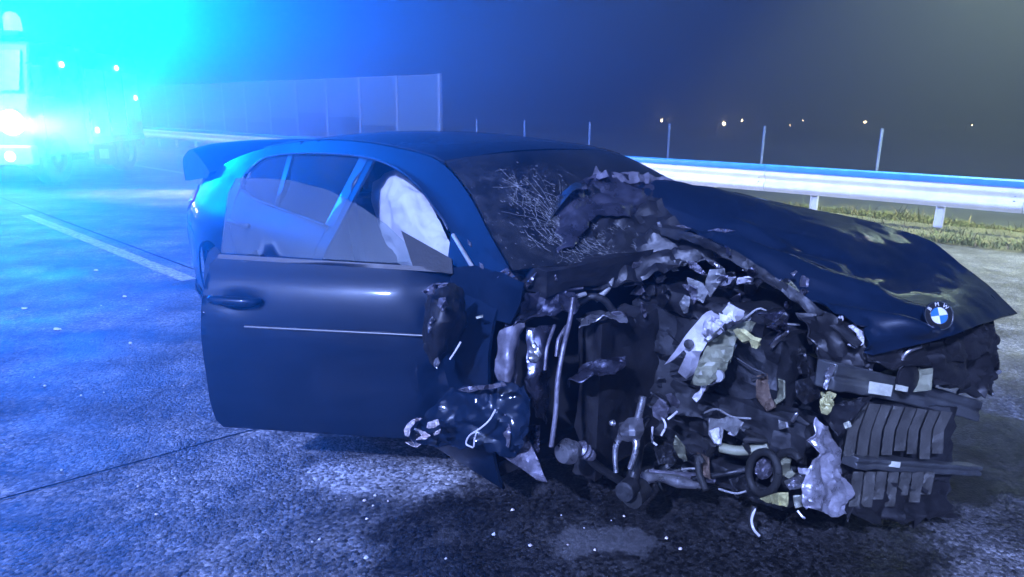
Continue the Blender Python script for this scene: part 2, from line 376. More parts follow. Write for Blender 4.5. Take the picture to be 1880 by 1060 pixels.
# transverse saw-cut joint
j0, j1 = at_z(-40, 929), at_z(430, 800); jd = (j1 - j0) / np.linalg.norm(j1 - j0); jn = np.array([-jd[1], jd[0], 0]) * 0.006
a0, a1 = j0 - jd * 0.6, j1 + jd * 2.2
jv, jf = [], []
for i in range(40):
    t = i / 39; c = a0 + (a1 - a0) * t; w = jn * (0.8 + 0.5 * noise.noise(Vector((i * .7, 0, 0)))); off = jn * 1.2 * noise.noise(Vector((i * .35, 4, 0)))
    jv += [tuple(c - w + off + [0, 0, .004]), tuple(c + w + off + [0, 0, .004])]
    if i: jf.append((2 * i - 2, 2 * i - 1, 2 * i + 1, 2 * i))
tag(link('road_joint', mesh('road_joint', jv, jf), 'sealant'), kind='structure')

# guardrail ------------------------------------------------------------
RO = float(NRM @ at_z(1720, 425)); RS0 = float(D @ at_z(1720, 425)); RPH = 1.68
gr = empty('guardrail', rd(RS0, RO)); tag(gr, 'long steel guardrail with bright ribbed face and painted-on blue light along its top beside the grass verge', 'guardrail')
prof = [(0.005, .705), (-0.035, .675), (-0.075, .640), (-0.085, .615), (-0.078, .585), (-0.028, .548), (-0.020, .525), (-0.028, .500), (-0.078, .462), (-0.085, .435), (-0.075, .405), (-0.030, .372), (-0.010, .345)]
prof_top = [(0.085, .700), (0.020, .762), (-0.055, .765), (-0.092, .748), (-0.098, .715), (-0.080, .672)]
def rail_piece(name, prof, s0, s1, m, parent, smooth=True):
    V, Fc = [], []; n = len(prof); ns = 6
    for i in range(ns + 1):
        s = s0 + (s1 - s0) * i / ns
        for o, z in prof: V.append(np.array(rd(s, RO + o, z)) - np.array(rd(RS0, RO)))
    for i in range(ns):
        for k in range(n - 1): Fc.append((i * n + k, i * n + k + 1, (i + 1) * n + k + 1, (i + 1) * n + k))
    o = link(name, mesh(name, V, Fc), m, parent, smooth); autosmooth(o, 50); solid(o, 0.004); return o
for k in range(-3, 20):
    s0 = RS0 + (k - 0.0) * 2 * RPH - 0.9
    s1 = s0 + 2 * RPH - 0.008
    rail_piece('beam_section', prof, s0, s1, 'zinc', gr)
    rail_piece('blue_lit_top', prof_top, s0, s1, 'rail_blue_lit', gr)  # upper curve as its own strip, coloured as if lit blue
    # splice bolts
pm = None
for k in range(-5, 38):
    s = RS0 + k * RPH
    bm = bmesh.new()
    for (cx, sx, cy, sy) in ((0, .10, 0, .006), (-.05, .006, .03, .06), (.05, .006, .03, .06)):
        box_bm(bm, cx, cy, 0.32, sx, sy, 0.70)
    o = link('post', from_bm('post', bm), 'zinc', gr); o.location = np.array(rd(s, RO + 0.04)) - np.array(rd(RS0, RO)); o.rotation_euler = (0, 0, math.atan2(D[1], D[0]))
for k in range(-6, 10):
    for dz in (.49, .56):
        p = np.array(rd(RS0 + k * 2 * RPH - 0.8, RO - 0.03 if dz > .5 else RO - .035, dz)) - np.array(rd(RS0, RO))
        lathe('bolt', [(0, .012), (.014, .012)], p, -NRM, 'dark_metal', gr, 8)

# fence posts behind the rail --------------------------------------------
FO = 16.0
ORD = ['nearest the noise barrier end', 'second from the noise barrier end', 'third from the noise barrier end', 'beside a hooked street lamp', 'fifth from the noise barrier end', 'sixth from the noise barrier end', 'closest to the road lamp']
for _i, px in enumerate((875, 963, 1083, 1230, 1405, 1622, 1905)):
    _, d = wray(px, 225); t = FO / (NRM @ d); p = d * t
    e = empty('fence_post', (p[0], p[1], -0.02)); tag(e, 'slim pale fence post beyond the guardrail, ' + ORD[_i], 'fence post', 'fence posts beyond the guardrail')
    bm = bmesh.new(); box_bm(bm, 0, 0, .64, .05, .04, 1.28); bevel(link('post', from_bm('post', bm), 'post_zinc', e), .004)
    bm = bmesh.new(); box_bm(bm, 0, 0, 1.287, .058, .048, .012); link('cap', from_bm('cap', bm), 'post_zinc', e)

# noise barrier --------------------------------------------------------
NO = 22.0
_, d = wray(808, 190); pe = d * (NO / (NRM @ d)); NS0 = float(D @ pe); NH = 3.12; PW = 3.15
nb = empty('noise_barrier', rd(NS0, NO)); tag(nb, 'tall panelled noise barrier wall ending in the dark behind the car roof', 'noise barrier')
nb.rotation_euler = (0, 0, math.atan2(D[1], D[0]))
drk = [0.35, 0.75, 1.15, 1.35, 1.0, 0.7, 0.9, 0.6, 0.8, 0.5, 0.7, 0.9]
for k in range(0, 12):
    box('post', (k * PW, 0, NH / 2 + .02), (.16, .16, NH + .10), 'concrete', nb, .01)
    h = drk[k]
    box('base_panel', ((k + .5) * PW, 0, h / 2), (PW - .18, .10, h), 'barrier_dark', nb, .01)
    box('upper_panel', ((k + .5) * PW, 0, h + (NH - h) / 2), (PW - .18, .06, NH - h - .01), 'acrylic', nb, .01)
    box('top_cap', ((k + .5) * PW, 0, NH + .02), (PW - .18, .10, .035), 'concrete', nb)

# distant street lamps ---------------------------------------------------
lamp_words = ['beside the fence post', 'low', 'taller', 'faint', 'bright', 'dim']
for i, (px, py, dist, hgt, lab) in enumerate([(1214, 238, 70, 5.2, 'tall hooked street lamp glowing close beside a fence post'), (1325, 271, 52, 2.2, 'low warm path lamp glowing below the row of street lamps'),
        (1360, 245, 82, 4.6, 'lone warm street lamp over the dark field between two fence posts'), (1470, 252, 95, 4.6, 'warm street lamp with a twin lower globe beside it'), (1583, 260, 78, 3.6, 'brightest warm street lamp near the last fence post'), (1775, 286, 60, 1.9, 'tiny dim garden lamp alone beyond the rail end')]):
    p = at_y(px, py, dist); z = max(1.0, p[2]); zb = -0.03
    e = empty('street_lamp', (p[0], p[1], zb)); tag(e, lab, 'street lamp', 'distant street lamps')
    z -= zb
    tube('pole', [(-.5, 0, 0), (-.5, 0, z * .5), (-.5, 0, z - .25), (-.42, 0, z - .02), (-.1, 0, z + .05)], [.07, .04], 'dark_metal', e, 6)
    lathe('lamp_head', [(-.12, .02), (-.05, .13), (.05, .16), (.08, .06)], (0, 0, z + .06), (0, 0, 1), 'dark_metal', e, 10)
    r = (.14, .11, .14, .13, .15, .06)[i]
    lathe('globe', [(-r, .03), (-.6 * r, .8 * r), (0, r), (.6 * r, .8 * r), (r, .03)], (0, 0, z - .16), (0, 0, 1), 'lamp_warm', e, 12)
    if i == 3: lathe('globe', [(-.13, .02), (0, .13), (.13, .02)], (-1.6, 0, z - .75), (0, 0, 1), 'lamp_warm', e, 10); tube('arm', [(-.5, 0, z - .9), (-1.0, 0, z - .7), (-1.6, 0, z - .62)], .03, 'dark_metal', e, 6)

# road lamp standing behind the rail, above the picture's right part
rl = empty('road_lamp', (8.9, 11.2, 0)); tag(rl, 'tall galvanised road lamp with lit flat head standing behind the guardrail', 'street lamp')
tube('pole', [(0, 0, 0), (0, 0, 3.5), (0, 0, 7.0)], [.09, .05], 'post_zinc', rl, 12); tube('arm', [(0, 0, 6.95), (-.15, -.16, 7.2), (-.8, -.88, 7.35)], [.04, .03], 'post_zinc', rl, 8)
box('lamp_head', (-1.0, -1.1, 7.36), (.62, .26, .10), 'grey_plastic', rl, .03, Matrix.Rotation(math.radians(47.6), 3, 'Z'))
box('lens', (-1.0, -1.1, 7.305), (.48, .18, .02), 'marker_white', rl, .004, Matrix.Rotation(math.radians(47.6), 3, 'Z'))
_l = bpy.data.lights.new('road_lamp_light', 'SPOT'); _l.energy = LAMP_W; _l.color = (0.86, 1.0, 0.66); _l.spot_size = math.radians(102); _l.spot_blend = .35; _l.shadow_soft_size = .12
_lo = bpy.data.objects.new('road_lamp_light', _l); COL.objects.link(_lo); _lo.parent = rl; _lo.location = (-1.0, -1.1, 7.26)

# grass verge --------------------------------------------------------
def grass_mat():
    m = bpy.data.materials.new('grass'); m.use_nodes = True; nt = m.node_tree; b = nt.nodes['Principled BSDF']
    g = nt.nodes.new('ShaderNodeNewGeometry'); r = nt.nodes.new('ShaderNodeValToRGB')
    nt.links.new(g.outputs['Random Per Island'], r.inputs[0]); nt.links.new(r.outputs[0], b.inputs['Base Color'])
    el = r.color_ramp.elements; el[0].position = 0; el[0].color = (0.06, 0.075, 0.02, 1); el[1].position = 1; el[1].color = (0.30, 0.22, 0.11, 1)
    e = el.new(.5); e.color = (0.10, 0.13, 0.035, 1); e = el.new(.75); e.color = (0.17, 0.16, 0.06, 1)
    b.inputs['Roughness'].default_value = 0.7; MATS['grass'] = m
grass_mat()
mat('soil', (0.085, 0.08, 0.040), 0.95, var=0.5, vscale=4, bump=0.8, bscale=20)
V, Fc = [], []; ns = 120; no = 12
for i in range(ns + 1):
    for k in range(no + 1):
        s = RS0 - 14 + i * 0.35; o = R1 - 0.1 + k * (11.75 - R1 + .1) / no
        e = 0.10 * noise.noise(Vector((s * 1.3, o, 0))) if k == 0 else 0
        z = -.02 + .075 * math.sin(math.pi * k / no) ** .6 + 0.03 * noise.noise(Vector((s * 2, o * 2, 3))) if 0 < k < no else -.02
        V.append(rd(s, o + e, z))
for i in range(ns):
    for k in range(no): a = i * (no + 1) + k; Fc.append((a, a + 1, a + no + 2, a + no + 1))
tag(link('verge', mesh('verge', V, Fc), 'soil', None, True), kind='structure')
V, Fc = [], []; rng = random.Random(3)
for i in range(60000):
    far = rng.random() < .25
    s = RS0 + (rng.uniform(-8, 26) if far else rng.uniform(-4.5, 5)); o = R1 - .02 + (11.8 - R1) * rng.random() ** 1.0
    cl = noise.noise(Vector((s * 1.1, o * 1.6, 7)))
    if cl < -0.12 and rng.random() < .8: continue
    h = rng.uniform(.02, .075) * (1 + 1.3 * max(0, cl)) * (2.2 if rng.random() < .04 else 1); a = rng.uniform(0, 6.28); w = rng.uniform(.004, .008); ln = rng.uniform(.4, 1.8) * h
    b = np.array(rd(s, o, .02)); dx = np.array([math.cos(a), math.sin(a), 0]); tx = np.array([-dx[1], dx[0], 0]); q = len(V)
    V += [b - tx * w, b + tx * w, b + dx * ln * .35 + tx * w * .7 + [0, 0, h * .6], b + dx * ln * .35 - tx * w * .7 + [0, 0, h * .6], b + dx * ln + [0, 0, h]]
    Fc += [(q, q + 1, q + 2, q + 3), (q + 3, q + 2, q + 4)]
tag(link('grass', mesh('grass', V, Fc), 'grass'), 'short dry green grass growing along the verge under the guardrail', 'grass', kind='stuff')

# ================================================================== EMERGENCY TRUCK
TR = empty('fire_truck', (-10.35, 14.25, 0), math.radians(-84))     # local x = forward (towards the camera), y = its left
tag(TR, 'large emergency truck with dazzling headlights and blue roof beacons on the road', 'truck')
def tb(name, c, s, m, parent=TR, bv=.03): return box(name, c, s, m, parent, bv)
V = [];
def prism(name, prof, y0, y1, m, parent, bv=.04):
    n = len(prof); V = [(x, y0, z) for x, z in prof] + [(x, y1, z) for x, z in prof]
    Fc = [tuple(range(n)), tuple(range(2 * n - 1, n - 1, -1))] + [(i, n + i, n + (i + 1) % n, (i + 1) % n) for i in range(n)]
    bm = bmesh.new(); bm.from_mesh(mesh('t', V, Fc)); o = link(name, from_bm(name, bm), m, parent); bevel(o, bv); return o
cab = prism('cab', [(1.15, .55), (1.22, 1.35), (1.05, 1.75), (.80, 2.70), (-.9, 2.78), (-.9, .55)], -1.12, 1.12, 'truck_red', TR, .06)
prism('windscreen', [(1.10, 1.78), (1.13, 1.80), (.88, 2.55), (.84, 2.55)], -.98, .98, 'truck_glass', cab, .01)
for s in (-1, 1):
    prism('side_window', [(.90, 1.72), (.66, 2.45), (-.05, 2.47), (-.05, 1.70)], s * 1.128 - .008, s * 1.128 + .008, 'truck_glass', cab, .004)
    prism('cab_door', [(.72, .80), (.72, 1.62), (-.15, 1.62), (-.15, .80)], s * 1.124 - .008, s * 1.124 + .008, 'truck_red', cab, .006)
    m_ = tb('mirror', (1.15, s * 1.35, 2.05), (.10, .18, .42), 'black_plastic'); tube('mirror_arm', [(1.0, s * 1.1, 2.3), (1.12, s * 1.25, 2.3), (1.15, s * 1.34, 2.2)], .018, 'black_plastic', m_, 6)
tb('bumper', (1.24, 0, .62), (.22, 2.3, .36), 'truck_white')
tb('grille', (1.22, 0, 1.12), (.05, 1.0, .42), 'black_plastic', TR, .01)
tb('chassis', (-1.2, 0, .62), (4.6, .9, .24), 'dark_metal')
body = tb('equipment_body', (-2.35, 0, 1.72), (2.75, 2.3, 2.0), 'truck_red', TR, .05)
for k in range(3):
    for s in (-1, 1):
        sh = tb('shutter', (-1.45 - k * .9, s * 1.156, 1.6), (.80, .02, 1.45), 'zinc', TR, .006)
        for j in range(6): box('slat', (-1.45 - k * .9, s * 1.170, 1.0 + j * .24), (.78, .012, .20), 'zinc', sh, .003)
tb('stripe', (-2.35, 1.163, .80), (2.7, .012, .14), 'truck_white', TR, .002)
def truck_wheel(x, s):
    w = empty('wheel'); w.parent = TR; w.location = (x, s * .98, .535); w.scale = (1.15, 1.1, 1.15)
    lathe('tyre', [(-.14, .27), (-.14, .42), (-.10, .465), (.10, .465), (.14, .42), (.14, .27)], (0, 0, 0), (0, 1, 0), 'rubber', w, 28, False)
    lathe('rim', [(-.12, .26), (.06 * s + .0, .27), (.10 * s, .18), (.03 * s, .12), (.13 * s, .09)], (0, 0, 0), (0, 1, 0), 'dark_metal', w, 20)
for s in (-1, 1): truck_wheel(.42, s); truck_wheel(-2.75, s)
fl = tb('mudflap', (-1.75, 1.02, .45), (.03, .46, .46), 'rubber', TR, .01); box('flap_plate', (-1.733, 1.02, .47), (.006, .2, .22), 'truck_white', fl)
tb('step', (-.45, 1.0, .5), (.7, .28, .12), 'dark_metal')
def add_light(name, kind, loc, energy, color, parent, **kw):
    l = bpy.data.lights.new(name, kind); l.energy = energy; l.color = color
    for k, v in kw.items(): setattr(l, k, v)
    o = bpy.data.objects.new(name, l); COL.objects.link(o); o.parent = parent; o.location = loc; return o
aim = Vector(rd(RS0 + 3.5, RO, 0.3))
for s in (-1, 1):
    hl = lathe('headlight', [(-.06, .18), (0, .23), (.03, .22), (.05, .05)], (1.21, s * .80, 1.22), (1, 0, 0), 'lamp_white', TR, 20)
    lathe('bezel', [(-.02, .27), (.03, .27), (.03, .23), (-.02, .23)], (1.205, s * .80, 1.22), (1, 0, 0), 'chrome', hl, 20)
    lathe('high_beam', [(-.06, .12), (0, .15), (.03, .14), (.05, .04)], (1.23, s * .38, 1.22), (1, 0, 0), 'lamp_white', TR, 18)
    lathe('fog_lamp', [(-.03, .08), (.02, .09), (.03, .03)], (1.34, s * .75, .60), (1, 0, 0), 'marker_white', TR, 14)
    L_ = add_light('headlight_beam', 'SPOT', (1.33, s * .80, 1.22), HEAD_W, (1.0, .95, .88), TR, spot_size=math.radians(44), spot_blend=1.0, shadow_soft_size=.12)
    M = Matrix.Translation((-10.35, 14.25, 0)) @ Matrix.Rotation(math.radians(-84), 4, 'Z')
    wl_ = M @ Vector((1.33, s * .80, 1.22)); dv = M.to_3x3().inverted() @ (aim - wl_)
    L_.rotation_euler = dv.to_track_quat('-Z', 'Y').to_euler()
bar = tb('light_bar', (.45, 0, 2.86), (.34, 1.7, .10), 'black_plastic', TR, .02)
for s in (-1, 1):
    lathe('beacon', [(0, .15), (.05, .155), (.24, .14), (.32, .09), (.34, .02)], (.50, s * .70, 2.92), (0, 0, 1), 'lamp_blue', TR, 18)
    bl = add_light('beacon_light', 'POINT', (.80, s * .70, 3.12), BEACON_W, BEACON_RGB, TR, shadow_soft_size=.12).data
    bl.use_nodes = True; bn = bl.node_tree; be = bn.nodes['Emission']          # flat fan of a beacon lens: strong level with the lamp, weak towards the ground
    bt = bn.nodes.new('ShaderNodeTexCoord'); bs = bn.nodes.new('ShaderNodeSeparateXYZ'); br = bn.nodes.new('ShaderNodeMapRange')
    bn.links.new(bt.outputs['Normal'], bs.inputs[0]); bn.links.new(bs.outputs[2], br.inputs[0]); bn.links.new(br.outputs[0], be.inputs[1])
    br.inputs[1].default_value = -.23; br.inputs[2].default_value = -.07; br.inputs[3].default_value = FAN_LOW; br.inputs[4].default_value = 1.0
for (x, y, z) in ((-.2, 1.14, 2.35), (-2.6, 1.17, 2.42), (-1.2, 1.19, 1.02), (-3.4, 1.19, 1.75)):
    lathe('marker_lamp', [(-.03, .055), (.015, .055), (.03, .02)], (x, y, z), (0, 1, 0), 'marker_white', TR, 12)
# ================================================================== WRECKED CAR
CAR = empty('wrecked_car', (TX, TY, 0), YAW)
tag(CAR, 'dark blue saloon with smashed front, open passenger door and raised boot lid', 'car')
def L3(p): return (p[0], -p[1], p[2])                      # (x,u,z) -> local, y to the left
def P3(px, py, u): return L3(C(px, py, u))
_zk = [.12, .20, .35, .55, .70, .78, .88, .96, 1.05, 1.45]; _yk = [-.10, -.055, -.015, 0, .002, -.004, -.035, -.088, -.142, -.385]
def hermite(x, xs, ys):
    i = max(0, min(len(xs) - 2, int(np.searchsorted(xs, x)) - 1))
    def sl(k):
        if k == 0: return (ys[1] - ys[0]) / (xs[1] - xs[0])
        if k == len(xs) - 1: return (ys[-1] - ys[-2]) / (xs[-1] - xs[-2])
        return ((ys[k + 1] - ys[k]) / (xs[k + 1] - xs[k]) + (ys[k] - ys[k - 1]) / (xs[k] - xs[k - 1])) / 2
    h = xs[i + 1] - xs[i]; t = (x - xs[i]) / h; t = max(-.5, min(1.5, t))
    return (2 * t**3 - 3 * t**2 + 1) * ys[i] + (t**3 - 2 * t**2 + t) * h * sl(i) + (-2 * t**3 + 3 * t**2) * ys[i + 1] + (t**3 - t**2) * h * sl(i + 1)
def WX(x): return hermite(x, [-4.20, -4.10, -3.9, -3.6, -3.2, -2.5, -1.0, 0.0, .6], [.66, .735, .825, .89, .925, .90, .885, .875, .83])
def YS(x, z):
    y = WX(x) + hermite(z, _zk, _yk)
    y += .018 * math.exp(-((x + 3.02) / .42) ** 2 - ((z - .62) / .25) ** 2)          # haunch over the rear wheel
    y += .006 / (1 + math.exp((z - .735) * 90)) - .006 / (1 + math.exp((z - .60) * 40))  # crease
    return y
def side_pt(x, z, s=1, off=0.0): return (x, -s * (YS(x, z) + off), z)
def side_sheet(name, poly, m, s=1, holes=(), res=.05, off=0.0, th=.012, parent=None, dent=None):
    v, f = sheet_geo(poly, holes, res); V = []
    for x, z in v:
        o = off + (dent(x, z) if dent else 0); V.append(side_pt(x, z, s, o))
    if s > 0: f = [t[::-1] for t in f]
    me = mesh(name, V, f); ob = link(name, me, m, parent or CAR, True)
    bm = bmesh.new(); bm.from_mesh(me); bmesh.ops.recalc_face_normals(bm, faces=bm.faces[:])
    c = bm.faces[:][0]; 
    if c.normal.y * s > 0: bmesh.ops.reverse_faces(bm, faces=bm.faces[:])
    bm.to_mesh(me); bm.free()
    for p in me.polygons: p.use_smooth = True
    if th: solid(ob, th, -1)
    ob.cycles.shadow_terminator_geometry_offset = .4; ob.cycles.shadow_terminator_offset = .15
    return ob
EDGE = [(-.42, .985), (-.62, 1.09), (-.85, 1.215), (-1.12, 1.318), (-1.5, 1.358), (-1.95, 1.372), (-2.45, 1.352), (-2.9, 1.292), (-3.25, 1.215), (-3.55, 1.125), (-3.8, 1.07), (-4.02, 1.04)]
_ex = [p[0] for p in EDGE][::-1]; _ez = [p[1] for p in EDGE][::-1]
def EZ(x): return hermite(x, _ex, _ez)
EDGEF = [(x, EZ(x)) for x in np.linspace(-.42, -4.02, 60)]
WTOP = [(-.78, .985), (-.834, 1.055), (-1.005, 1.138), (-1.156, 1.199), (-1.356, 1.257), (-1.578, 1.293), (-1.906, 1.303), (-2.39, 1.286), (-2.70, 1.258), (-2.88, 1.212), (-2.97, 1.13)]
WBOT = [(-2.93, 1.062), (-2.70, 1.017), (-2.39, 1.004), (-1.924, .987), (-1.577, .976), (-1.0, .968), (-.78, .965)]
_wt = sorted(WTOP); _wtx = [p[0] for p in _wt]; _wtz = [p[1] for p in _wt]
_wb = sorted(WBOT); _wbx = [p[0] for p in _wb]; _wbz = [p[1] for p in _wb]
def wt(x, d=0): return (x, hermite(x, _wtx, _wtz) + d)
def wb(x, d=0): return (x, float(np.interp(x, _wbx, _wbz)) + d)
def rng_(a, b, n): return [a + (b - a) * i / (n - 1) for i in range(n)]
AX, WR = -3.08, .345
arch = [(AX + .385 * math.cos(a), .345 + .385 * math.sin(a)) for a in rng_(math.radians(-24), math.radians(204), 26)]
outer = [(-.42, .17)] + [(-.42, .6)] + EDGEF + [(-4.12, .97), (-4.18, .80), (-4.17, .62), (-4.12, .42), (-4.02, .27), (-3.75, .22)] + arch[::-1] + [(-2.66, .17)]
front_hole = [(-.72, .34), (-.68, .70), (-.70, .93), (-.80, .99)] + [wt(x, .006) for x in rng_(-.84, -1.64, 14)] + [(-1.67, .98), (-1.69, .60), (-1.69, .34)]
rear_hole = [(-1.78, .34), (-1.775, .60), (-1.765, .98)] + [wt(x, .006) for x in rng_(-1.74, -2.96, 18)] + [(-2.955, 1.06), (-2.93, .98), (-2.86, .90), (-2.74, .76), (-2.62, .62), (-2.55, .48), (-2.50, .34)]
CUR = 0
for s in (1, -1):
    side_sheet('body_side', outer, 'paint', s, [front_hole, rear_hole], .028 if s > 0 else .06)
    # rear door, closed
    door_poly = [(-1.784, .345), (-1.782, .60), (-1.772, wb(-1.772)[1] - .004)] + [wb(x, -.004) for x in rng_(-1.8, -2.92, 10)] + [(-2.925, .985), (-2.852, .90), (-2.734, .762), (-2.614, .622), (-2.544, .482), (-2.495, .345)]
    rdoor = side_sheet('rear_door', door_poly, 'paint', s, (), .05, -.001)
    side_sheet('door_glass', [wb(x, .004) for x in rng_(-1.80, -2.37, 6)] + [wt(x, -.006) for x in rng_(-2.50, -1.79, 8)], 'glass', s, (), .06, -.008, .004, rdoor)
    side_sheet('quarter_glass', [wb(x, .004) for x in rng_(-2.43, -2.90, 5)] + [wt(x, -.008) for x in rng_(-2.93, -2.56, 8)], 'glass', s, (), .06, -.008, .004, rdoor)
    side_sheet('window_divider', [wb(-2.375, 0), wb(-2.425, 0), wt(-2.555, -.004), wt(-2.505, -.004)], 'trim_black', s, (), .05, .001, .014, rdoor)
    side_sheet('pillar_trim', [wb(-1.715, 0), wb(-1.80, 0), wt(-1.78, -.004), wt(-1.70, -.004)], 'trim_black', s, (), .05, .001, .02)
    # bright trim line round the side windows
    tr = [(x, -s * (YS(x, z) + .004), z) for x, z in [wt(x, .004) for x in rng_(-.86, -2.93, 34)] + [(-2.975, 1.10), (-2.93, 1.058)] + [wb(x, -.002) for x in rng_(-2.85, -1.80, 12)]]
    tube('window_trim', tr, .0065, 'chrome', CAR, 6, 2)
    tube('roof_seam', [(x, -s * (YS(x, EZ(x)) - .012), EZ(x) + .004) for x in rng_(-1.1, -2.9, 20)], .006, 'trim_black', CAR, 6, 1)
    # door handle of the rear door
    hd = tube('handle', [side_pt(-2.56, .885, s, .012), side_pt(-2.60, .886, s, .036), side_pt(-2.72, .888, s, .040), side_pt(-2.79, .888, s, .034), side_pt(-2.82, .888, s, .010)], [.012, .017, .017, .012], 'paint', rdoor, 8)
    # tail lamp wrapping round the corner
    tl = side_sheet('tail_lamp', [(-3.72, .915), (-3.80, .975), (-3.95, .995), (-4.12, .955), (-4.165, .85), (-4.16, .79), (-3.98, .80), (-3.82, .845)], 'tail_red', s, (), .035, .010, .03)
    side_sheet('lamp_lens', [(-3.74, .912), (-3.84, .952), (-3.97, .958), (-4.04, .93), (-4.0, .875), (-3.86, .878)], 'tail_clear', s, (), .03, .016, .006, tl)
    side_sheet('bumper_reflector', [(-3.99, .50), (-3.99, .53), (-4.12, .535), (-4.12, .505)], 'tail_red', s, (), .03, .004, .006)
    tube('bumper_seam', [side_pt(-3.46, .72, s, .001), side_pt(-3.70, .755, s, .001), side_pt(-3.95, .775, s, .001), side_pt(-4.14, .775, s, .001)], .004, 'trim_black', CAR, 5, 3)
    # lower bumper valance, knocked loose and hanging
    vz = [[(-3.48, .30), (-3.62, .26), (-3.82, .26), (-4.02, .30), (-4.13, .36)], [(-3.50, .16), (-3.64, .12), (-3.84, .12), (-4.03, .17), (-4.12, .24)], [(-3.52, .10), (-3.66, .06), (-3.85, .06), (-4.02, .11), (-4.09, .19)]]
    V = [(x, -s * (YS(x, max(z, .2)) + (.03 if s > 0 else -.02) - .02 * i), z) for i, r_ in enumerate(vz) for x, z in r_]
    o = link('bumper_valance', mesh('bumper_valance', V, [(i * 5 + k, i * 5 + k + 1, i * 5 + k + 6, i * 5 + k + 5) for i in range(2) for k in range(4)]), 'black_plastic', CAR, True); solid(o, .006)
    md = o.modifiers.new('sub', 'SUBSURF'); md.levels = md.render_levels = 2
    # front door frame / seat visible inside
# roof, windscreen, rear window
def top_grid(name, xs, us, zf, m, th=.012, parent=None):
    V, n = [], len(us)
    for x in xs:
        for t in us: V.append(zf(x, t))
    Fc = [(i * n + k, i * n + k + 1, (i + 1) * n + k + 1, (i + 1) * n + k) for i in range(len(xs) - 1) for k in range(n - 1)]
    bm = bmesh.new(); bm.from_mesh(mesh('t', V, Fc)); bmesh.ops.recalc_face_normals(bm, faces=bm.faces[:])
    if sum(f.normal.z for f in bm.faces) < 0: bmesh.ops.reverse_faces(bm, faces=bm.faces[:])
    me = bpy.data.meshes.new(name); bm.to_mesh(me); bm.free(); o = link(name, me, m, parent or CAR, True)
    if th: solid(o, th, -1)
    return o
def roofz(x, t):
    e = EZ(x); y = YS(x, e) - .006; return (x, t * y, e + .042 * (1 - abs(t) ** 2.2) + .004)
top_grid('roof', rng_(-1.10, -2.86, 30), rng_(-1, 1, 25), roofz, 'paint')
def shield(v, t):      # v 0 at the cowl, 1 at the header
    x = -.44 - .68 * v + .03 * (1 - t * t) * 0 + .10 * (1 - t * t) * (1 - v) + .05 * (1 - t * t) * v
    zz = EZ(-.44 - .68 * v); y = YS(-.44 - .68 * v, zz) - .012
    z = zz + .03 * (1 - abs(t) ** 2.2) * v + .006
    d = -.05 * math.exp(-(((t + .35) / .35) ** 2 + ((v - .2) / .3) ** 2))      # pushed in on the struck side
    return (x + d * .6, t * y, z + d)
ws = top_grid('windscreen', rng_(0, 1, 26), rng_(-1, 1, 36), shield, 'glass_cracked', .006)
rgc = random.Random(12); CV, CF = [], []
def crack(pts, r):
    v, f = tube_geo([np.array(shield(max(.01, min(.99, a)), max(-.98, min(.98, b)))) + np.array([.004, 0, .006]) for a, b in pts], r, 4, 1)
    q = len(CV); CV.extend(v); CF.extend([tuple(i + q for i in x) for x in f])
for (v0, t0, nr, ln) in ((.30, -.52, 34, .40), (.60, -.66, 14, .20), (.16, -.25, 16, .26)):
    for k in range(nr):
        th = 2 * math.pi * (k + rgc.uniform(-.4, .4)) / nr; L_ = ln * rgc.uniform(.25, 1.0); pts = []; a_, b_ = v0, t0
        for j in range(9):
            a_ = v0 + math.sin(th) * L_ * 1.3 * j / 8; b_ = t0 + math.cos(th) * L_ * j / 8; th += rgc.uniform(-.025, .025); pts.append((a_, b_))
        crack(pts, rgc.uniform(.0003, .0006))
    for k in range(34):
        r0 = ln * rgc.uniform(.06, .75); t1 = rgc.uniform(0, 6.28); arc = rgc.uniform(.15, .7)
        crack([(v0 + 1.3 * r0 * (1 + .05 * rgc.uniform(-1, 1)) * math.sin(t1 + arc * j / 5), t0 + r0 * (1 + .05 * rgc.uniform(-1, 1)) * math.cos(t1 + arc * j / 5)) for j in range(6)], rgc.uniform(.0004, .0008))
for k in range(520):
    a_, b_ = .34 + rgc.gauss(0, .18), -.50 + rgc.gauss(0, .20); l_ = rgc.uniform(.004, .018); th = -.9 + rgc.gauss(0, .3)
    crack([(a_, b_), (a_ + l_ * math.sin(th), b_ + l_ * math.cos(th))], rgc.uniform(.0004, .0011))
tag(link('crack_web', mesh('crack_web', CV, CF), 'grey_plastic', ws), kind='stuff')
def rearz(x, t):
    e = EZ(x); y = YS(x, e) - .02; return (x - .03 * (1 - t * t), t * y, e + .042 * (1 - abs(t) ** 2.2) * (1 - (-2.88 - x) / .62 * .6))
top_grid('rear_window', rng_(-2.88, -3.50, 14), rng_(-1, 1, 17), rearz, 'glass', .005)
# rear apron between the sides
V, n = [], 17
for z in rng_(.27, .93, 12):
    xe = -4.10 - .085 * math.sin((z - .2) / .75 * math.pi) ** .5
    for t in rng_(-1, 1, n):
        V.append((xe - .13 * (1 - abs(t) ** 2.4), t * (YS(max(xe, -4.18), z) - .012), z))
o = link('rear_bumper', mesh('rear_bumper', V, [(i * n + k, i * n + k + 1, (i + 1) * n + k + 1, (i + 1) * n + k) for i in range(11) for k in range(n - 1)]), 'paint', CAR, True); solid(o, .01)
box('boot_floor', (-3.75, 0, .45), (.75, 1.3, .05), 'interior', CAR)
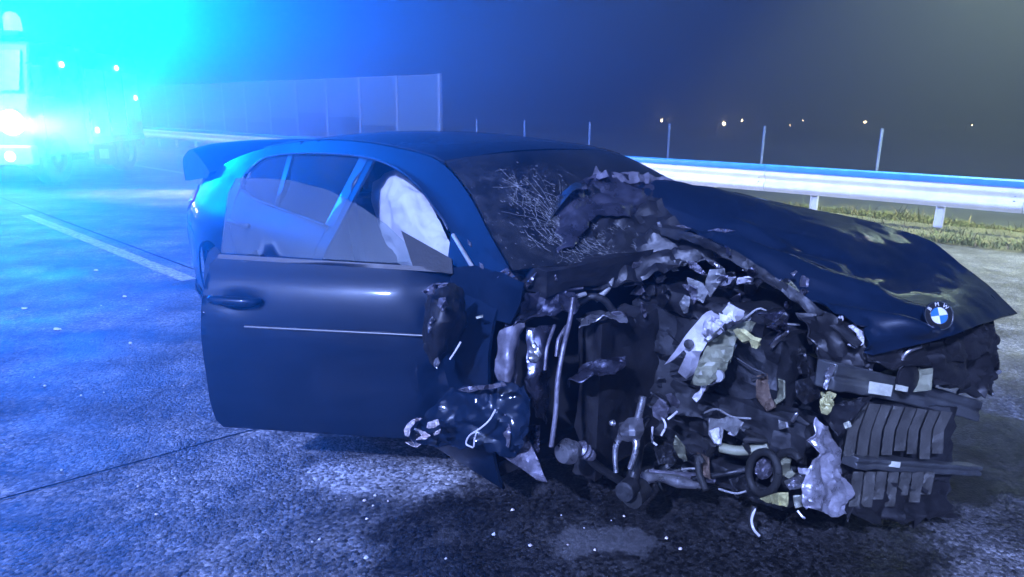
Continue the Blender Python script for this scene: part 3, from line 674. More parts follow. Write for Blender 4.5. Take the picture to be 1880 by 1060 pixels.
# boot lid, raised: section curve swept across, hinged under the rear window
LW = .765
sec = [(0, 0), (-.2, .012), (-.38, .005), (-.50, -.025), (-.61, -.095), (-.69, -.17), (-.67, -.25), (-.62, -.31)]
ang = math.radians(-19); ca, sa = math.cos(ang), math.sin(ang); V = []; n = 21
secs = [np.array(q) for q in cr_spline([(a, 0, b) for a, b in sec], 4)] + [np.array((-.52, 0, -.27)), np.array((-.30, 0, -.17)), np.array((-.05, 0, -.06))]
m_ = len(secs)
for t in rng_(-1, 1, n):
    for q in secs:
        w = LW * (1 - .03 * (-q[0] / .6)); e_ = abs(t) ** 6
        x0, z0 = q[0] - .03 * (1 - t * t) * (-q[0] / .6) + .05 * e_ * (-q[0] / .6), q[2] + .03 * (1 - abs(t) ** 2.5) - .012 * e_
        V.append((-3.50 + x0 * ca - z0 * sa, t * w, 1.125 + x0 * sa + z0 * ca))
Fc = [(i * m_ + k, i * m_ + (k + 1) % m_, (i + 1) * m_ + (k + 1) % m_, (i + 1) * m_ + k) for i in range(n - 1) for k in range(m_)] + [tuple(range(m_))[::-1], tuple((n - 1) * m_ + k for k in range(m_))]
bm = bmesh.new(); bm.from_mesh(mesh('t', V, Fc)); o = link('boot_lid', from_bm('boot_lid', bm), 'paint', CAR, True); autosmooth(o, 40)
for s in (-1, 1): tube('boot_hinge', [(-3.40, s * .55, .98), (-3.46, s * .56, 1.06), (-3.62, s * .56, 1.14)], .014, 'black_plastic', CAR, 6)
# floor, firewall, cabin
box('floor_pan', (-2.2, 0, .24), (3.5, 1.62, .06), 'interior', CAR)
box('firewall', (-.50, 0, .60), (.05, 1.55, .72), 'interior', CAR)
box('parcel_shelf', (-3.1, 0, .98), (.7, 1.2, .03), 'interior', CAR)
def seat(x, u, name='front_seat'):
    e = empty(name); e.parent = CAR; e.location = (x, -u, .26)
    for nm, c, sz, r in (('cushion', (.05, 0, .16), (.52, .50, .18), -.08), ('backrest', (-.27, 0, .52), (.16, .48, .64), .28), ('headrest', (-.40, 0, .93), (.10, .26, .17), .25)):
        o = box(nm, c, sz, 'interior', e, .05, Matrix.Rotation(-r, 3, 'Y'))
seat(-1.55, .37); seat(-1.55, -.37)
rb = empty('rear_bench'); rb.parent = CAR; rb.location = (-2.55, 0, .3)
box('cushion', (.1, 0, .14), (.5, 1.3, .2), 'interior', rb, .05); box('backrest', (-.28, 0, .48), (.16, 1.3, .62), 'interior', rb, .05, Matrix.Rotation(-.3, 3, 'Y'))
dsh = prism('dashboard', [(-.52, .55), (-.52, .93), (-.72, .95), (-.95, .86), (-1.02, .70), (-.85, .55)], -.72, .72, 'interior', CAR, .04)
tube('steering_wheel', [(-1.12 + .05 * math.sin(a), .37 + .18 * math.cos(a), .84 + .17 * math.sin(a)) for a in rng_(0, 6.283, 22)], .016, 'interior', CAR, 8, 2)

# generic surfaces defined by control grids (px, py, u) ------------------------
def bicubic(G, n, m):
    rows = [cr_spline(r_, m) for r_ in G]; cols = [cr_spline([r_[k] for r_ in rows], n) for k in range(len(rows[0]))]
    return [[cols[k][i] for k in range(len(cols))] for i in range(len(cols[0]))]
def panel(name, rows, m, parent=None, sub=(10, 10), amp=.012, freq=6, seed=1, jag=0.0, th=.004, flat=40, ridge=None, pix=True, sides='tblr'):
    G = [[np.array(P3(*q)) if pix else np.array(q) for q in r_] for r_ in rows]; A = np.array(bicubic(G, *sub)); ni, nk = A.shape[:2]
    du = np.gradient(A, axis=0); dv = np.gradient(A, axis=1); N = np.cross(du, dv); N /= np.linalg.norm(N, axis=2, keepdims=True) + 1e-9
    V = []
    for i in range(ni):
        for k in range(nk):
            p = A[i, k] + N[i, k] * crumple(A[i, k], amp, freq, seed)
            if ridge is not None: p = p + N[i, k] * ridge(i / (ni - 1), k / (nk - 1))
            if jag:
                e = min([i] * ('t' in sides) + [ni - 1 - i] * ('b' in sides) + [k] * ('l' in sides) + [nk - 1 - k] * ('r' in sides) + [99])
                if e < 3: j = Vector(A[i, k]) * 26; p = p + np.array([noise.noise(j), noise.noise(j + Vector((9, 0, 0))), noise.noise(j + Vector((0, 9, 0)))]) * jag * 1.5 * (1 - .33 * e)
            V.append(p)
    Fc = [(i * nk + k, i * nk + k + 1, (i + 1) * nk + k + 1, (i + 1) * nk + k) for i in range(ni - 1) for k in range(nk - 1)]
    o = link(name, mesh(name, V, Fc), m, parent or CAR, True); autosmooth(o, flat)
    if th: solid(o, th)
    return o
def shard(name, pts, u, m, parent=None, th=.006, tilt=(0, 0), amp=.006, freq=18, seed=1, res=.02, curl=0.0):
    """flat torn piece: outline in pixels, lying near plane u, tilted by metres per 100 px"""
    cx = sum(p[0] for p in pts) / len(pts); cy = sum(p[1] for p in pts) / len(pts)
    pl = [(p[0], p[1]) for p in pts]; span = max(max(p[0] for p in pl) - min(p[0] for p in pl), max(p[1] for p in pl) - min(p[1] for p in pl))
    v, f = sheet_geo(pl, (), max(3.0, span / 14)); V = []
    for x, y in v:
        uu = u + tilt[0] * (x - cx) / 100 + tilt[1] * (y - cy) / 100 + curl * ((x - cx) ** 2 + (y - cy) ** 2) / 1e4
        uu += crumple((x / 60, y / 60, seed), amp * 2, freq / 9, seed); V.append(P3(x, y, uu))
    o = link(name, mesh(name, V, f), m, parent or CAR, True); autosmooth(o, 28); solid(o, th); return o
def ptube(name, pts, r, m, parent=None, n=8, sub=5): return tube(name, [P3(*p) for p in pts], r, m, parent or CAR, n, sub)

# open front door --------------------------------------------------------
DH = (-.64, .80); DA = math.radians(41.5)
fd = empty('front_door'); fd.parent = CAR; fd.location = (DH[0], -DH[1], 0); fd.rotation_euler = (0, 0, DA)
# door-local: x = -(distance back from hinge), y negative outward
def dpt(x, z, off=0.0): return (x, -(YS(x - .64, z) - .80 + off), z)
def door_sheet(name, poly, m, off=0.0, th=.02, res=.045, parent=None, dent=None, holes=(), flat=False):
    v, f = sheet_geo(poly, holes, res); V = [(x, -(YS(x - .64, 1.05) - .80 + .60 * (1.05 - z) + off), z) if flat else dpt(x, z, off + (dent(x, z) if dent else 0)) for x, z in v]; me = mesh(name, V, f)
    bm = bmesh.new(); bm.from_mesh(me); bmesh.ops.recalc_face_normals(bm, faces=bm.faces[:]); bm.faces.ensure_lookup_table()
    if sum(q.normal.y for q in bm.faces) > 0: bmesh.ops.reverse_faces(bm, faces=bm.faces[:])
    bm.to_mesh(me); bm.free(); o = link(name, me, m, parent or fd, True)
    if th: solid(o, th, -1)
    return o
dz = lambda x: .968 + .02 * (-x)
def dent(x, z): 
    k = math.exp(-((x + .03) / .13) ** 2); return -.016 * math.exp(-((x + .875) / .075) ** 2 - ((z - .825) / .035) ** 2) - .05 * k + .035 * k * noise.noise(Vector((x * 12, z * 9, 2)))
dskin = [(-.0, .30), (.0, .60), (-.01, .93)] + [(x, dz(x) - .004) for x in rng_(-.06, -.98, 12)] + [(-1.005, .95), (-1.015, .80), (-1.02, .60), (-1.02, .42), (-1.01, .33), (-.985, .298)]
door_sheet('door_skin', dskin, 'paint', 0, .012, .022, dent=dent)
door_sheet('door_inner', [(x * .97 - .012, .62 + (z - .62) * .95) for x, z in dskin], 'interior', -.075, .05)
for zz in (.45, .75): box('latch', (-1.005, .03 - (YS(-1.6, zz) - .80), zz), (.012, .05, .07), 'bare_metal', fd, .004)
door_sheet('edge_seal', [(-1.0, .40), (-1.0, .93), (-1.018, .93), (-1.018, .40)], 'black_plastic', -.02, .05)
dh = tube('handle', [dpt(-.78, .835, .010), dpt(-.80, .836, .035), dpt(-.87, .838, .042), dpt(-.95, .838, .036), dpt(-.97, .838, .010)], [.012, .018, .018, .013], 'paint', fd, 8)
door_sheet('belt_trim', [(-.10, dz(-.1) - .016), (-.10, dz(-.1) - .001), (-.98, dz(-.98) - .001), (-.98, dz(-.98) - .016)], 'trim_black', .002, .02, .2)
tube('crease_highlight', [dpt(x, .735, .003) for x in rng_(-.10, -.84, 14)], .0055, 'beam_metal', fd, 8, 1)  # pale metal strip stands in for the highlight along the door crease
GT = [(-.24, 1.03), (-.34, 1.105), (-.46, 1.17), (-.60, 1.225), (-.75, 1.255), (-.88, 1.262), (-.985, 1.258)]
door_sheet('door_glass', [(-.20, .985)] + GT + [(-1.005, 1.20), (-.985, dz(-.985))] + [(x, dz(x)) for x in rng_(-.9, -.3, 6)], 'glass_clear', -.022, .005, .05, flat=True)
# mirror foot triangle and smashed mirror on it
door_sheet('mirror_sail', [(-.06, .95), (-.21, .963), (-.275, 1.09), (-.07, 1.0)], 'rubber', .002, .02, .3)

# engine bay -----------------------------------------------------------
def hood_ridge(a, b):
    def vee(a0, b0, a1, b1, w, h):
        dx, dy = a1 - a0, b1 - b0; L = math.hypot(dx, dy); s = ((a - a0) * dx + (b - b0) * dy) / L; d = abs((a - a0) * -dy + (b - b0) * dx) / L
        e = max(0, min(1, (s + .06) / .12)) * max(0, min(1, (L + .06 - s) / .12)); return h * max(0, 1 - d / w) * e
    z = vee(.10, 1, .42, .52, .10, .035) + vee(.30, 1, .62, .62, .09, -.04) + vee(.48, 1, .86, .66, .10, .045) + vee(.72, 1, .94, .72, .07, -.03) + vee(.2, .62, .75, .60, .05, -.014) + vee(.5, .85, .55, .45, .05, .012)
    return z + .028 * max(0, b - .72) * math.sin(a * 26)
panel('hood', [[(1385, 362, -.72), (1300, 344, -.5), (1215, 332, -.30), (1165, 345, -.15)],
    [(1510, 388, -.78), (1420, 388, -.5), (1310, 398, -.25), (1195, 420, -.05)],
    [(1610, 412, -.80), (1530, 426, -.5), (1420, 445, -.2), (1290, 440, .05)],
    [(1700, 440, -.82), (1620, 474, -.5), (1520, 497, -.2), (1405, 500, .08)],
    [(1770, 490, -.84), (1700, 526, -.5), (1605, 552, -.2), (1490, 558, .08)],
    [(1820, 532, -.86), (1765, 560, -.45), (1715, 582, -.12), (1580, 600, .10)],
    [(1868, 576, -.88), (1805, 594, -.45), (1735, 620, -.12), (1590, 655, .12)]], 'paint', None, (14, 22), .007, 3.0, 4, .02, .006, 38, sides='r',
    ridge=hood_ridge)
panel('hood_fold', [[(1200, 331, -.28), (1150, 322, -.16), (1100, 318, -.03), (1045, 345, .18), (1000, 400, .36), (963, 455, .52)],
    [(1215, 345, -.25), (1150, 345, -.10), (1090, 350, .04), (1060, 372, .22), (1020, 420, .40), (975, 470, .55)],
    [(1185, 380, -.12), (1150, 378, .0), (1100, 385, .14), (1070, 405, .28), (1035, 440, .42), (990, 478, .56)],
    [(1165, 405, -.05), (1145, 400, .05), (1095, 398, .18), (1072, 425, .32), (1045, 455, .45), (1000, 482, .56)]], 'paint_scraped', None, (12, 9), .020, 6, 11, .008, .004, 24)
panel('hood_underside', [[(1200, 352, -.20), (1120, 372, .02), (1060, 420, .28), (985, 472, .53)], [(1240, 400, -.10), (1150, 415, .06), (1085, 452, .30), (1000, 488, .54)], [(1290, 440, .0), (1190, 460, .12), (1100, 490, .34), (1015, 510, .55)], [(1320, 475, .06), (1210, 500, .18), (1110, 530, .38), (1020, 535, .56)]], 'black_plastic', None, (9, 11), .035, 6, 43, .012, .004, 26)
panel('hood_frame', [[(1195, 415, -.02), (1290, 436, .07), (1405, 496, .10), (1490, 554, .10), (1585, 628, .13)], [(1190, 428, .02), (1284, 452, .10), (1396, 512, .13), (1482, 570, .13), (1575, 642, .16)]], 'dark_metal', None, (5, 10), .014, 10, 47, .006, .006, 28)
panel('hood_edge', [[(963, 452, .53), (1000, 398, .37), (1046, 343, .19), (1075, 335, .08)], [(966, 462, .56), (1006, 408, .41), (1052, 352, .24), (1078, 348, .12)]], 'chrome', None, (3, 8), .004, 8, 3, 0, .004)
panel('hood_lip', [[(1085, 322, -.02), (1130, 318, -.12), (1190, 322, -.26), (1235, 333, -.36)], [(1088, 336, .0), (1135, 336, -.09), (1192, 338, -.22), (1225, 345, -.32)]], 'primer_metal', None, (4, 8), .016, 14, 5, .012, .004, 25)
shard('hood_splinter', [(1088, 322), (1094, 305), (1102, 320), (1112, 312), (1118, 324), (1100, 330)], .0, 'primer_metal', seed=2)
# emblem on the nose
EC = np.array(P3(1715, 581, -.13)); e1 = np.array(P3(1740, 572, -.2)) - EC
emb = empty('emblem'); emb.parent = CAR
nrm = Vector(np.cross(np.array(P3(1690, 590, -.05)) - np.array(P3(1745, 566, -.25)), np.array(P3(1715, 540, -.17)) - np.array(P3(1720, 610, -.12)))).normalized()
_o = np.array([0, 0, EYE]); cdir = Vector(P3(1715, 581, .3)) - Vector(EC)
if nrm.dot(cdir) < 0: nrm = -nrm
nrm = (nrm * .6 + cdir.normalized() * .6).normalized()
emb.location = Vector(EC) + nrm * .022; emb.rotation_euler = nrm.to_track_quat('Z', 'X').to_euler()
_M = nrm.to_track_quat('Z', 'X').to_matrix()
up_l = (_M.inverted() @ Vector((-.2, 0, .97))); rot0 = math.atan2(up_l.y, up_l.x) - math.pi / 2
RE = .044
def disc(name, r0, r1, a0, a1, z, m, n=10, th=.003):
    V = []; 
    for i in range(n + 1):
        a = a0 + (a1 - a0) * i / n + rot0
        V += [(r0 * math.cos(a), r0 * math.sin(a), z), (r1 * math.cos(a), r1 * math.sin(a), z)]
    o = link(name, mesh(name, V, [(2 * i, 2 * i + 1, 2 * i + 3, 2 * i + 2) for i in range(n)]), m, emb); solid(o, th, 0); return o
disc('ring', .028, RE, 0, 2 * math.pi, .001, 'emb_black', 40, .006)
disc('rim', RE, RE + .003, 0, 2 * math.pi, .002, 'chrome', 40, .008); disc('inner_rim', .0265, .0285, 0, 2 * math.pi, .0035, 'chrome', 40, .004)
for q in range(4): disc('quadrant', 0.0, .0265, q * math.pi / 2, (q + 1) * math.pi / 2, .003, 'emb_blue' if q in (1, 3) else 'emb_white', 8, .004)
for ch, a in (('B', 2.36), ('M', 1.571), ('W', .78)):
    cu = bpy.data.curves.new('letter', 'FONT'); cu.body = ch; cu.size = .018; cu.align_x = 'CENTER'; cu.align_y = 'CENTER'; cu.extrude = .0006
    tmp = bpy.data.objects.new('letter', cu); COL.objects.link(tmp); bpy.context.view_layer.update()
    me = bpy.data.meshes.new_from_object(tmp.evaluated_get(bpy.context.evaluated_depsgraph_get())); bpy.data.objects.remove(tmp)
    o = link('letter', me, 'emb_white', emb); th_ = a + rot0; o.location = (.036 * math.cos(th_), .036 * math.sin(th_), .0046); o.rotation_euler = (0, 0, th_ - math.pi / 2)
panel('headlamp_bucket', [[(1470, 575, .20), (1530, 582, .12), (1590, 600, .04)], [(1490, 630, .22), (1540, 640, .14), (1595, 645, .06)], [(1510, 675, .22), (1550, 682, .15), (1605, 688, .06)]], 'black_plastic', None, (9, 9), .03, 8, 37, .02, .005, 30)
# nose and bumper remains
panel('grille_surround', [[(1590, 650, .10), (1680, 622, -.1), (1760, 602, -.4), (1808, 596, -.52)], [(1600, 672, .08), (1690, 650, -.12), (1765, 630, -.4), (1815, 612, -.6)], [(1640, 682, .05), (1710, 672, -.15), (1780, 660, -.42), (1830, 640, -.65)]], 'black_plastic', None, (8, 8), .014, 8, 21, .012, .005)
panel('bumper_cover', [[(1690, 622, -.10), (1760, 606, -.38), (1815, 596, -.60), (1842, 622, -.72)], [(1700, 655, -.12), (1765, 645, -.40), (1815, 635, -.62), (1838, 650, -.74)], [(1705, 690, -.15), (1765, 690, -.42), (1805, 682, -.64), (1825, 690, -.76)], [(1720, 712, -.18), (1768, 722, -.45), (1800, 716, -.66), (1815, 718, -.78)]], 'black_plastic', None, (8, 8), .03, 7, 8, .03, .005)
tube('hood_latch', [P3(1690, 636, -.08), P3(1668, 645, -.04), P3(1656, 660, -.03), P3(1652, 688, -.03)], .007, 'bare_metal', CAR)
shard('slam_panel', [(1600, 690), (1632, 678), (1713, 677), (1710, 716), (1660, 722), (1600, 712)], -.12, 'olive_plastic', th=.004)
lathe('latch_plate', [(0, .05), (.01, .052), (.018, .02)], P3(1663, 696, -.05), (1, -.3, .1), 'black_plastic', CAR, 14)
# crash beam
def beam(name, pts, h, d, m, seed):
    """hollow box beam along points (px,py,u)"""
    P = cr_spline([P3(*p) for p in pts], 6); V = []; n = len(P)
    for i, p in enumerate(P):
        k = 1 + .12 * noise.noise(Vector((i * .6, seed, 0))); off = .012 * noise.noise(Vector((i * .5, seed, 5)))
        for dx, dz_ in ((d / 2, -h / 2), (d / 2, -h * .12), (d * .36, 0), (d / 2, h * .12), (d / 2, h / 2), (-d / 2, h / 2), (-d / 2, -h / 2)): V.append((p[0] + dx * k + off, p[1], p[2] + dz_ * k))
    Fc = [(i * 7 + k, i * 7 + (k + 1) % 7, (i + 1) * 7 + (k + 1) % 7, (i + 1) * 7 + k) for i in range(n - 1) for k in range(7)] + [tuple(range(7)), tuple((n - 1) * 7 + k for k in range(6, -1, -1))]
    bm = bmesh.new(); bm.from_mesh(mesh('t', V, Fc)); o = link(name, from_bm(name, bm), m, CAR, True); autosmooth(o, 40); bevel(o, .006); return o
cb = beam('crash_beam', [(1515, 688, .36), (1590, 702, .10), (1690, 726, -.25), (1785, 752, -.58)], .085, .06, 'beam_metal', 1)
shard('sticker', [(1596, 700), (1640, 708), (1636, 728), (1594, 722)], .14, 'sticker', cb, .002, amp=.001); shard('sticker', [(1645, 706), (1668, 711), (1666, 720), (1643, 716)], .00, 'sticker', cb, .002, amp=.001)
shard('torn_end', [(1512, 712), (1516, 682), (1528, 668), (1534, 676), (1522, 700), (1518, 716)], .40, 'bare_metal', cb, seed=4)
lb = beam('lower_crossmember', [(1560, 846, .22), (1640, 852, -.04), (1730, 858, -.35), (1790, 862, -.55)], .04, .05, 'beam_metal', 3)
shard('sticker', [(1628, 846), (1654, 849), (1652, 859), (1626, 856)], .03, 'sticker', lb, .002, amp=.001)
# radiator shutter slats (upper and lower bank), radiator core behind
core = panel('radiator_core', [[(1540, 735, .20), (1640, 735, -.10), (1745, 745, -.42)], [(1535, 840, .18), (1640, 845, -.12), (1740, 850, -.44)], [(1535, 935, .16), (1640, 940, -.14), (1730, 935, -.46)]], 'dark_metal', None, (6, 8), .012, 8, 9, .012, .03)
for k in range(8):
    x0 = 1562 + k * 22; uu = .21 - k * .068; lean = -16 + k * 1.2; w = 19 + 1.2 * math.sin(k * 2.1); b = 838 - (14 if k == 4 else 0) + 6 * math.sin(k * 3.3)
    shard('shutter_slat', [(x0 + 12, 738 + 2.5 * k), (x0 + 12 + w, 740 + 2.5 * k), (x0 + w + lean * .4, 790), (x0 + lean + w + 2, b), (x0 + lean + 2, b), (x0 + lean * .4, 790)], uu, 'fin_metal', core, .004, tilt=(-.12, .0), amp=.0025, seed=k)
for k in range(7):
    x0 = 1566 + k * 22; uu = .20 - k * .068; w = 19 + 1.2 * math.sin(k * 1.7); b = 930 - 3 * k + 9 * math.sin(k * 2.7)
    shard('shutter_slat', [(x0, 866), (x0 + w, 867), (x0 + w - 8, b), (x0 - 8, b)], uu, 'fin_metal', core, .004, tilt=(-.12, 0), amp=.0025, seed=20 + k)
shard('corner_bracket', [(1503, 752), (1535, 742), (1600, 728), (1570, 765), (1541, 802)], .32, 'black_plastic', th=.012)
shard('lamp_fragment', [(1508, 726), (1516, 720), (1530, 722), (1526, 740), (1518, 758), (1508, 752)], .37, 'yellow_plastic', th=.02, amp=.01)
shard('clip', [(1550, 776), (1558, 774), (1561, 784), (1553, 788)], .33, 'sticker', th=.01)
panel('torn_shroud', [[(1500, 772, .40), (1512, 778, .36), (1528, 790, .30)], [(1498, 815, .42), (1514, 820, .37), (1536, 822, .28)], [(1491, 868, .44), (1512, 870, .38), (1545, 872, .26)], [(1470, 905, .48), (1505, 903, .42), (1556, 900, .26)], [(1476, 938, .48), (1512, 942, .42), (1545, 950, .32)]], 'foil', None, (8, 9), .02, 14, 13, .012, .003, 25)
panel('bumper_skin', [[(1550, 880, .24), (1640, 885, -.05), (1740, 880, -.38)], [(1552, 925, .24), (1640, 935, -.05), (1740, 930, -.38)], [(1556, 945, .26), (1640, 955, -.03), (1735, 950, -.36)]], 'black_plastic', None, (7, 10), .03, 8, 31, .03, .004)
# bulk of the engine bay
def lump(name, c, s, m, seed, amp=.03, freq=6, bvl=.03):
    bm = bmesh.new(); bmesh.ops.create_cube(bm, size=1, matrix=Matrix.Translation(L3(c)) @ Matrix.Diagonal((*s, 1)))
    bmesh.ops.subdivide_edges(bm, edges=bm.edges[:], cuts=9, use_grid_fill=True); bm.normal_update()
    for v in bm.verts: v.co += v.normal * crumple(v.co, amp, freq, seed)
    o = link(name, from_bm(name, bm), m, CAR, True); autosmooth(o, 32); return o
lump('engine_block', (-.05, -.10, .58), (.62, .55, .42), 'dark_metal', 3, .05, 7)
lump('engine_cover', (-.08, -.05, .83), (.52, .42, .08), 'black_plastic', 5, .03, 8)
lump('gearbox', (-.25, -.05, .36), (.6, .4, .22), 'dark_metal', 6, .04, 8)
lump('subframe', (.10, -.14, .24), (.50, .70, .07), 'dark_metal', 7, .025, 9)
lump('strut_tower', (-.12, -.58, .74), (.30, .26, .36), 'dark_metal', 9, .02, 9)
lump('chassis_rail', (.16, .20, .50), (.50, .10, .12), 'dark_metal', 10, .03, 10)
lump('chassis_rail', (.22, -.44, .50), (.66, .10, .14), 'dark_metal', 11, .02, 10)
lump('fan_shroud', (.34, -.22, .50), (.08, .60, .46), 'black_plastic', 12, .03, 7)
lump('scuttle', (-.47, 0, .95), (.22, 1.35, .08), 'black_plastic', 14, .025, 7)
# left wing, closed side of the bay
side_sheet('front_wing', [(-.40, .30), (-.42, .60), (-.42, .97), (0, .90), (.40, .84), (.62, .76), (.66, .60), (.58, .50), (.40, .50)] + [(.385 * math.cos(a), .345 + .385 * math.sin(a)) for a in rng_(.3, 3.2, 14)], 'paint', -1, (), .05, 0, .006)
# wheels still on the car
def wheel(x, s, z=WR):
    w = empty('wheel'); w.parent = CAR; w.location = (x, -s * .80, z)
    lathe('tyre', [(-.11, .235), (-.115, .30), (-.095, .338), (-.04, .345), (.04, .345), (.095, .338), (.115, .30), (.11, .235)], (0, 0, 0), (0, 1, 0), 'rubber', w, 36, False)
    rim = lathe('rim', [(-.10, .235), (.09, .238), (.10, .225), (.05, .20), (.045, .06), (.06, .05)] if s < 0 else [(.10, .235), (-.09, .238), (-.10, .225), (-.05, .20), (-.045, .06), (-.06, .05)], (0, 0, 0), (0, 1, 0), 'dark_metal', w, 30)
    for k in range(5):
        a = k * 2 * math.pi / 5 + .3; rr = Matrix.Rotation(a, 3, 'Y')
        o = box('spoke', tuple(rr @ Vector((0.13, -s * .085, 0))), (.20, .025, .05), 'rim', w, .006, rr)
wheel(AX, 1); wheel(AX, -1); wheel(.02, -1)
# ---- right front corner: wing remains, suspension, hoses
shard('wing_panel', [(826, 492), (872, 488), (920, 500), (962, 520), (955, 560), (938, 595), (900, 585), (862, 560), (832, 556)], .84, 'paint', th=.005, tilt=(.0, .02), amp=.003, seed=3)
shard('wing_panel', [(905, 508), (930, 492), (950, 512), (952, 530), (930, 524)], .80, 'primer_metal', th=.004, amp=.015, seed=6)
panel('wing_fold', [[(952, 556, .80), (972, 540, .72), (1010, 530, .62), (1060, 540, .52)], [(940, 590, .82), (968, 575, .76), (1010, 562, .66), (1058, 560, .55)], [(918, 606, .86), (958, 594, .82), (1005, 580, .70), (1050, 575, .58)]], 'paint_scraped', None, (8, 8), .02, 10, 16, .012, .004, 28)
panel('inner_wing', [[(918, 606, .86), (940, 598, .84), (962, 592, .80)], [(914, 650, .87), (935, 650, .86), (950, 650, .82)], [(913, 690, .88), (932, 695, .87), (947, 700, .82)], [(914, 716, .88), (935, 722, .87), (952, 722, .82)]], 'primer_metal', None, (7, 7), .010, 10, 17, .006, .004, 30)
panel('inner_wing', [[(965, 598, .78), (990, 602, .74), (1018, 600, .68)], [(968, 660, .80), (990, 665, .77), (1008, 665, .70)], [(966, 710, .82), (988, 720, .78), (1006, 730, .70)], [(975, 745, .82), (990, 765, .78), (1000, 780, .72)]], 'paint_scraped', None, (8, 7), .014, 9, 18, .008, .004, 30)
shard('bracket', [(972, 640), (982, 628), (994, 650), (988, 664), (976, 662)], .84, 'bare_metal', th=.006); lathe('bolt', [(0, .014), (.02, .014), (.03, .006)], P3(985, 659, .86), (-.3, -1, .2), 'bare_metal', CAR, 10)
shard('sill_plate', [(936, 795), (958, 782), (985, 838), (1004, 886), (985, 880), (925, 838)], .86, 'primer_metal', th=.006, tilt=(-.1, .1), amp=.008, seed=5)
shard('sill_plate', [(950, 782), (992, 780), (990, 830), (978, 838), (960, 808)], .80, 'paint_scraped', th=.006, amp=.008, seed=8)
shard('torn_strip', [(916, 756), (928, 762), (938, 790), (934, 822), (922, 812), (911, 790)], .92, 'primer_metal', th=.004, amp=.01, seed=9)
ptube('arch_edge', [(1052, 548, .62), (1046, 590, .66), (1034, 640, .72), (1024, 700, .76), (1020, 760, .78), (1012, 820, .80)], .009, 'primer_metal'); ptube('arch_edge', [(1018, 598, .74), (1004, 640, .80), (1000, 680, .82)], .006, 'primer_metal')
ptube('arch_edge', [(1040, 600, .62), (1026, 625, .68), (1022, 655, .70)], .008, 'primer_metal')
panel('arch_lip', [[(1060, 588, .56), (1090, 580, .50), (1120, 576, .45), (1150, 582, .40)], [(1064, 600, .60), (1092, 590, .55), (1122, 586, .50), (1150, 596, .45)]], 'bare_metal', None, (4, 8), .012, 16, 19, .01, .003, 25)
panel('torn_liner', [[(1036, 706, .66), (1066, 680, .58), (1100, 662, .52), (1150, 650, .44)], [(1044, 704, .68), (1075, 688, .62), (1110, 684, .56), (1140, 676, .48)], [(1052, 700, .68), (1080, 696, .64), (1105, 692, .58), (1122, 690, .54)]], 'paint_scraped', None, (8, 9), .018, 8, 23, .010, .004, 26)
ptube('hose', [(1098, 470, .25), (1112, 488, .28), (1122, 508, .32), (1115, 530, .36), (1092, 552, .40)], .013, 'grey_plastic'); ptube('hose', [(1060, 560, .48), (1085, 545, .44), (1110, 552, .40), (1130, 575, .36), (1165, 590, .3)], .014, 'dark_metal')
ptube('hose', [(980, 560, .7), (1010, 552, .62), (1045, 548, .55), (1075, 540, .48)], .009, 'grey_plastic'); ptube('hose', [(990, 545, .66), (1030, 534, .56), (1070, 528, .48)], .007, 'primer_metal')
lump('wheel_well', (-.30, .30, .48), (.10, .40, .62), 'black_plastic', 52, .03, 6)
# suspension leg
st = empty('suspension_leg'); st.parent = CAR
ptube('damper_rod', [(1180, 728, .56), (1176, 748, .57), (1171, 770, .58)], .013, 'bare_metal', st)
panel('fork_bridge', [[(1143, 782, .62), (1158, 774, .64), (1175, 772, .60)], [(1142, 792, .65), (1158, 792, .68), (1174, 788, .63)], [(1138, 804, .63), (1156, 803, .66), (1170, 802, .62)]], 'bare_metal', st, (5, 5), .004, 16, 2, 0, .03)
ptube('fork_arm', [(1140, 802, .64), (1132, 815, .65), (1129, 838, .66), (1131, 868, .67)], [.012, .010, .008], 'bare_metal', st); ptube('fork_arm', [(1166, 802, .64), (1168, 815, .65), (1166, 832, .66), (1156, 860, .67)], [.014, .011, .008], 'bare_metal', st)
ptube('damper_tube', [(1176, 800, .56), (1168, 845, .60), (1158, 895, .64)], [.018, .020, .022], 'dark_metal', st, 12)
lathe('bush', [(-.03, .026), (-.028, .032), (.028, .032), (.03, .026), (.031, .012)], P3(1152, 898, .68), (.3, -1, .1), 'dark_metal', st, 16)
lathe('ball_stud', [(0, .006), (.008, .012), (.018, .009), (.022, .002)], P3(1128, 776, .67), (0, -1, .2), 'bare_metal', st, 10)
lathe('lower_bush', [(-.035, .04), (.035, .04)], P3(1168, 905, .62), (.2, -1, 0), 'rubber', st, 16)
ds = empty('drive_shaft'); ds.parent = CAR
lathe('joint_cup', [(-.03, .012), (-.025, .034), (.0, .044), (.012, .046), (.014, .036), (.03, .036), (.045, .030), (.047, .022)], P3(1040, 830, .72), tuple(np.array(P3(1075, 818, .62)) - np.array(P3(1040, 830, .72))), 'bare_metal', ds, 20)
lathe('joint_boot', [(.0, .022), (.01, .032), (.025, .024), (.035, .030), (.05, .02), (.06, .024), (.08, .018)], P3(1062, 822, .66), tuple(np.array(P3(1120, 860, .52)) - np.array(P3(1062, 822, .66))), 'primer_metal', ds, 16)
ptube('shaft', [(1075, 835, .62), (1100, 858, .55), (1150, 890, .40)], .016, 'dark_metal', ds)
ptube('control_arm', [(1181, 878, .56), (1212, 877, .50), (1245, 884, .44), (1286, 893, .38)], [.022, .015, .024, .012], 'bare_metal'); ptube('control_arm', [(1190, 868, .5), (1240, 872, .42), (1310, 880, .3)], [.012, .016], 'primer_metal')
ptube('tie_rod', [(1270, 880, .40), (1330, 870, .30), (1380, 860, .25)], .010, 'dark_metal')
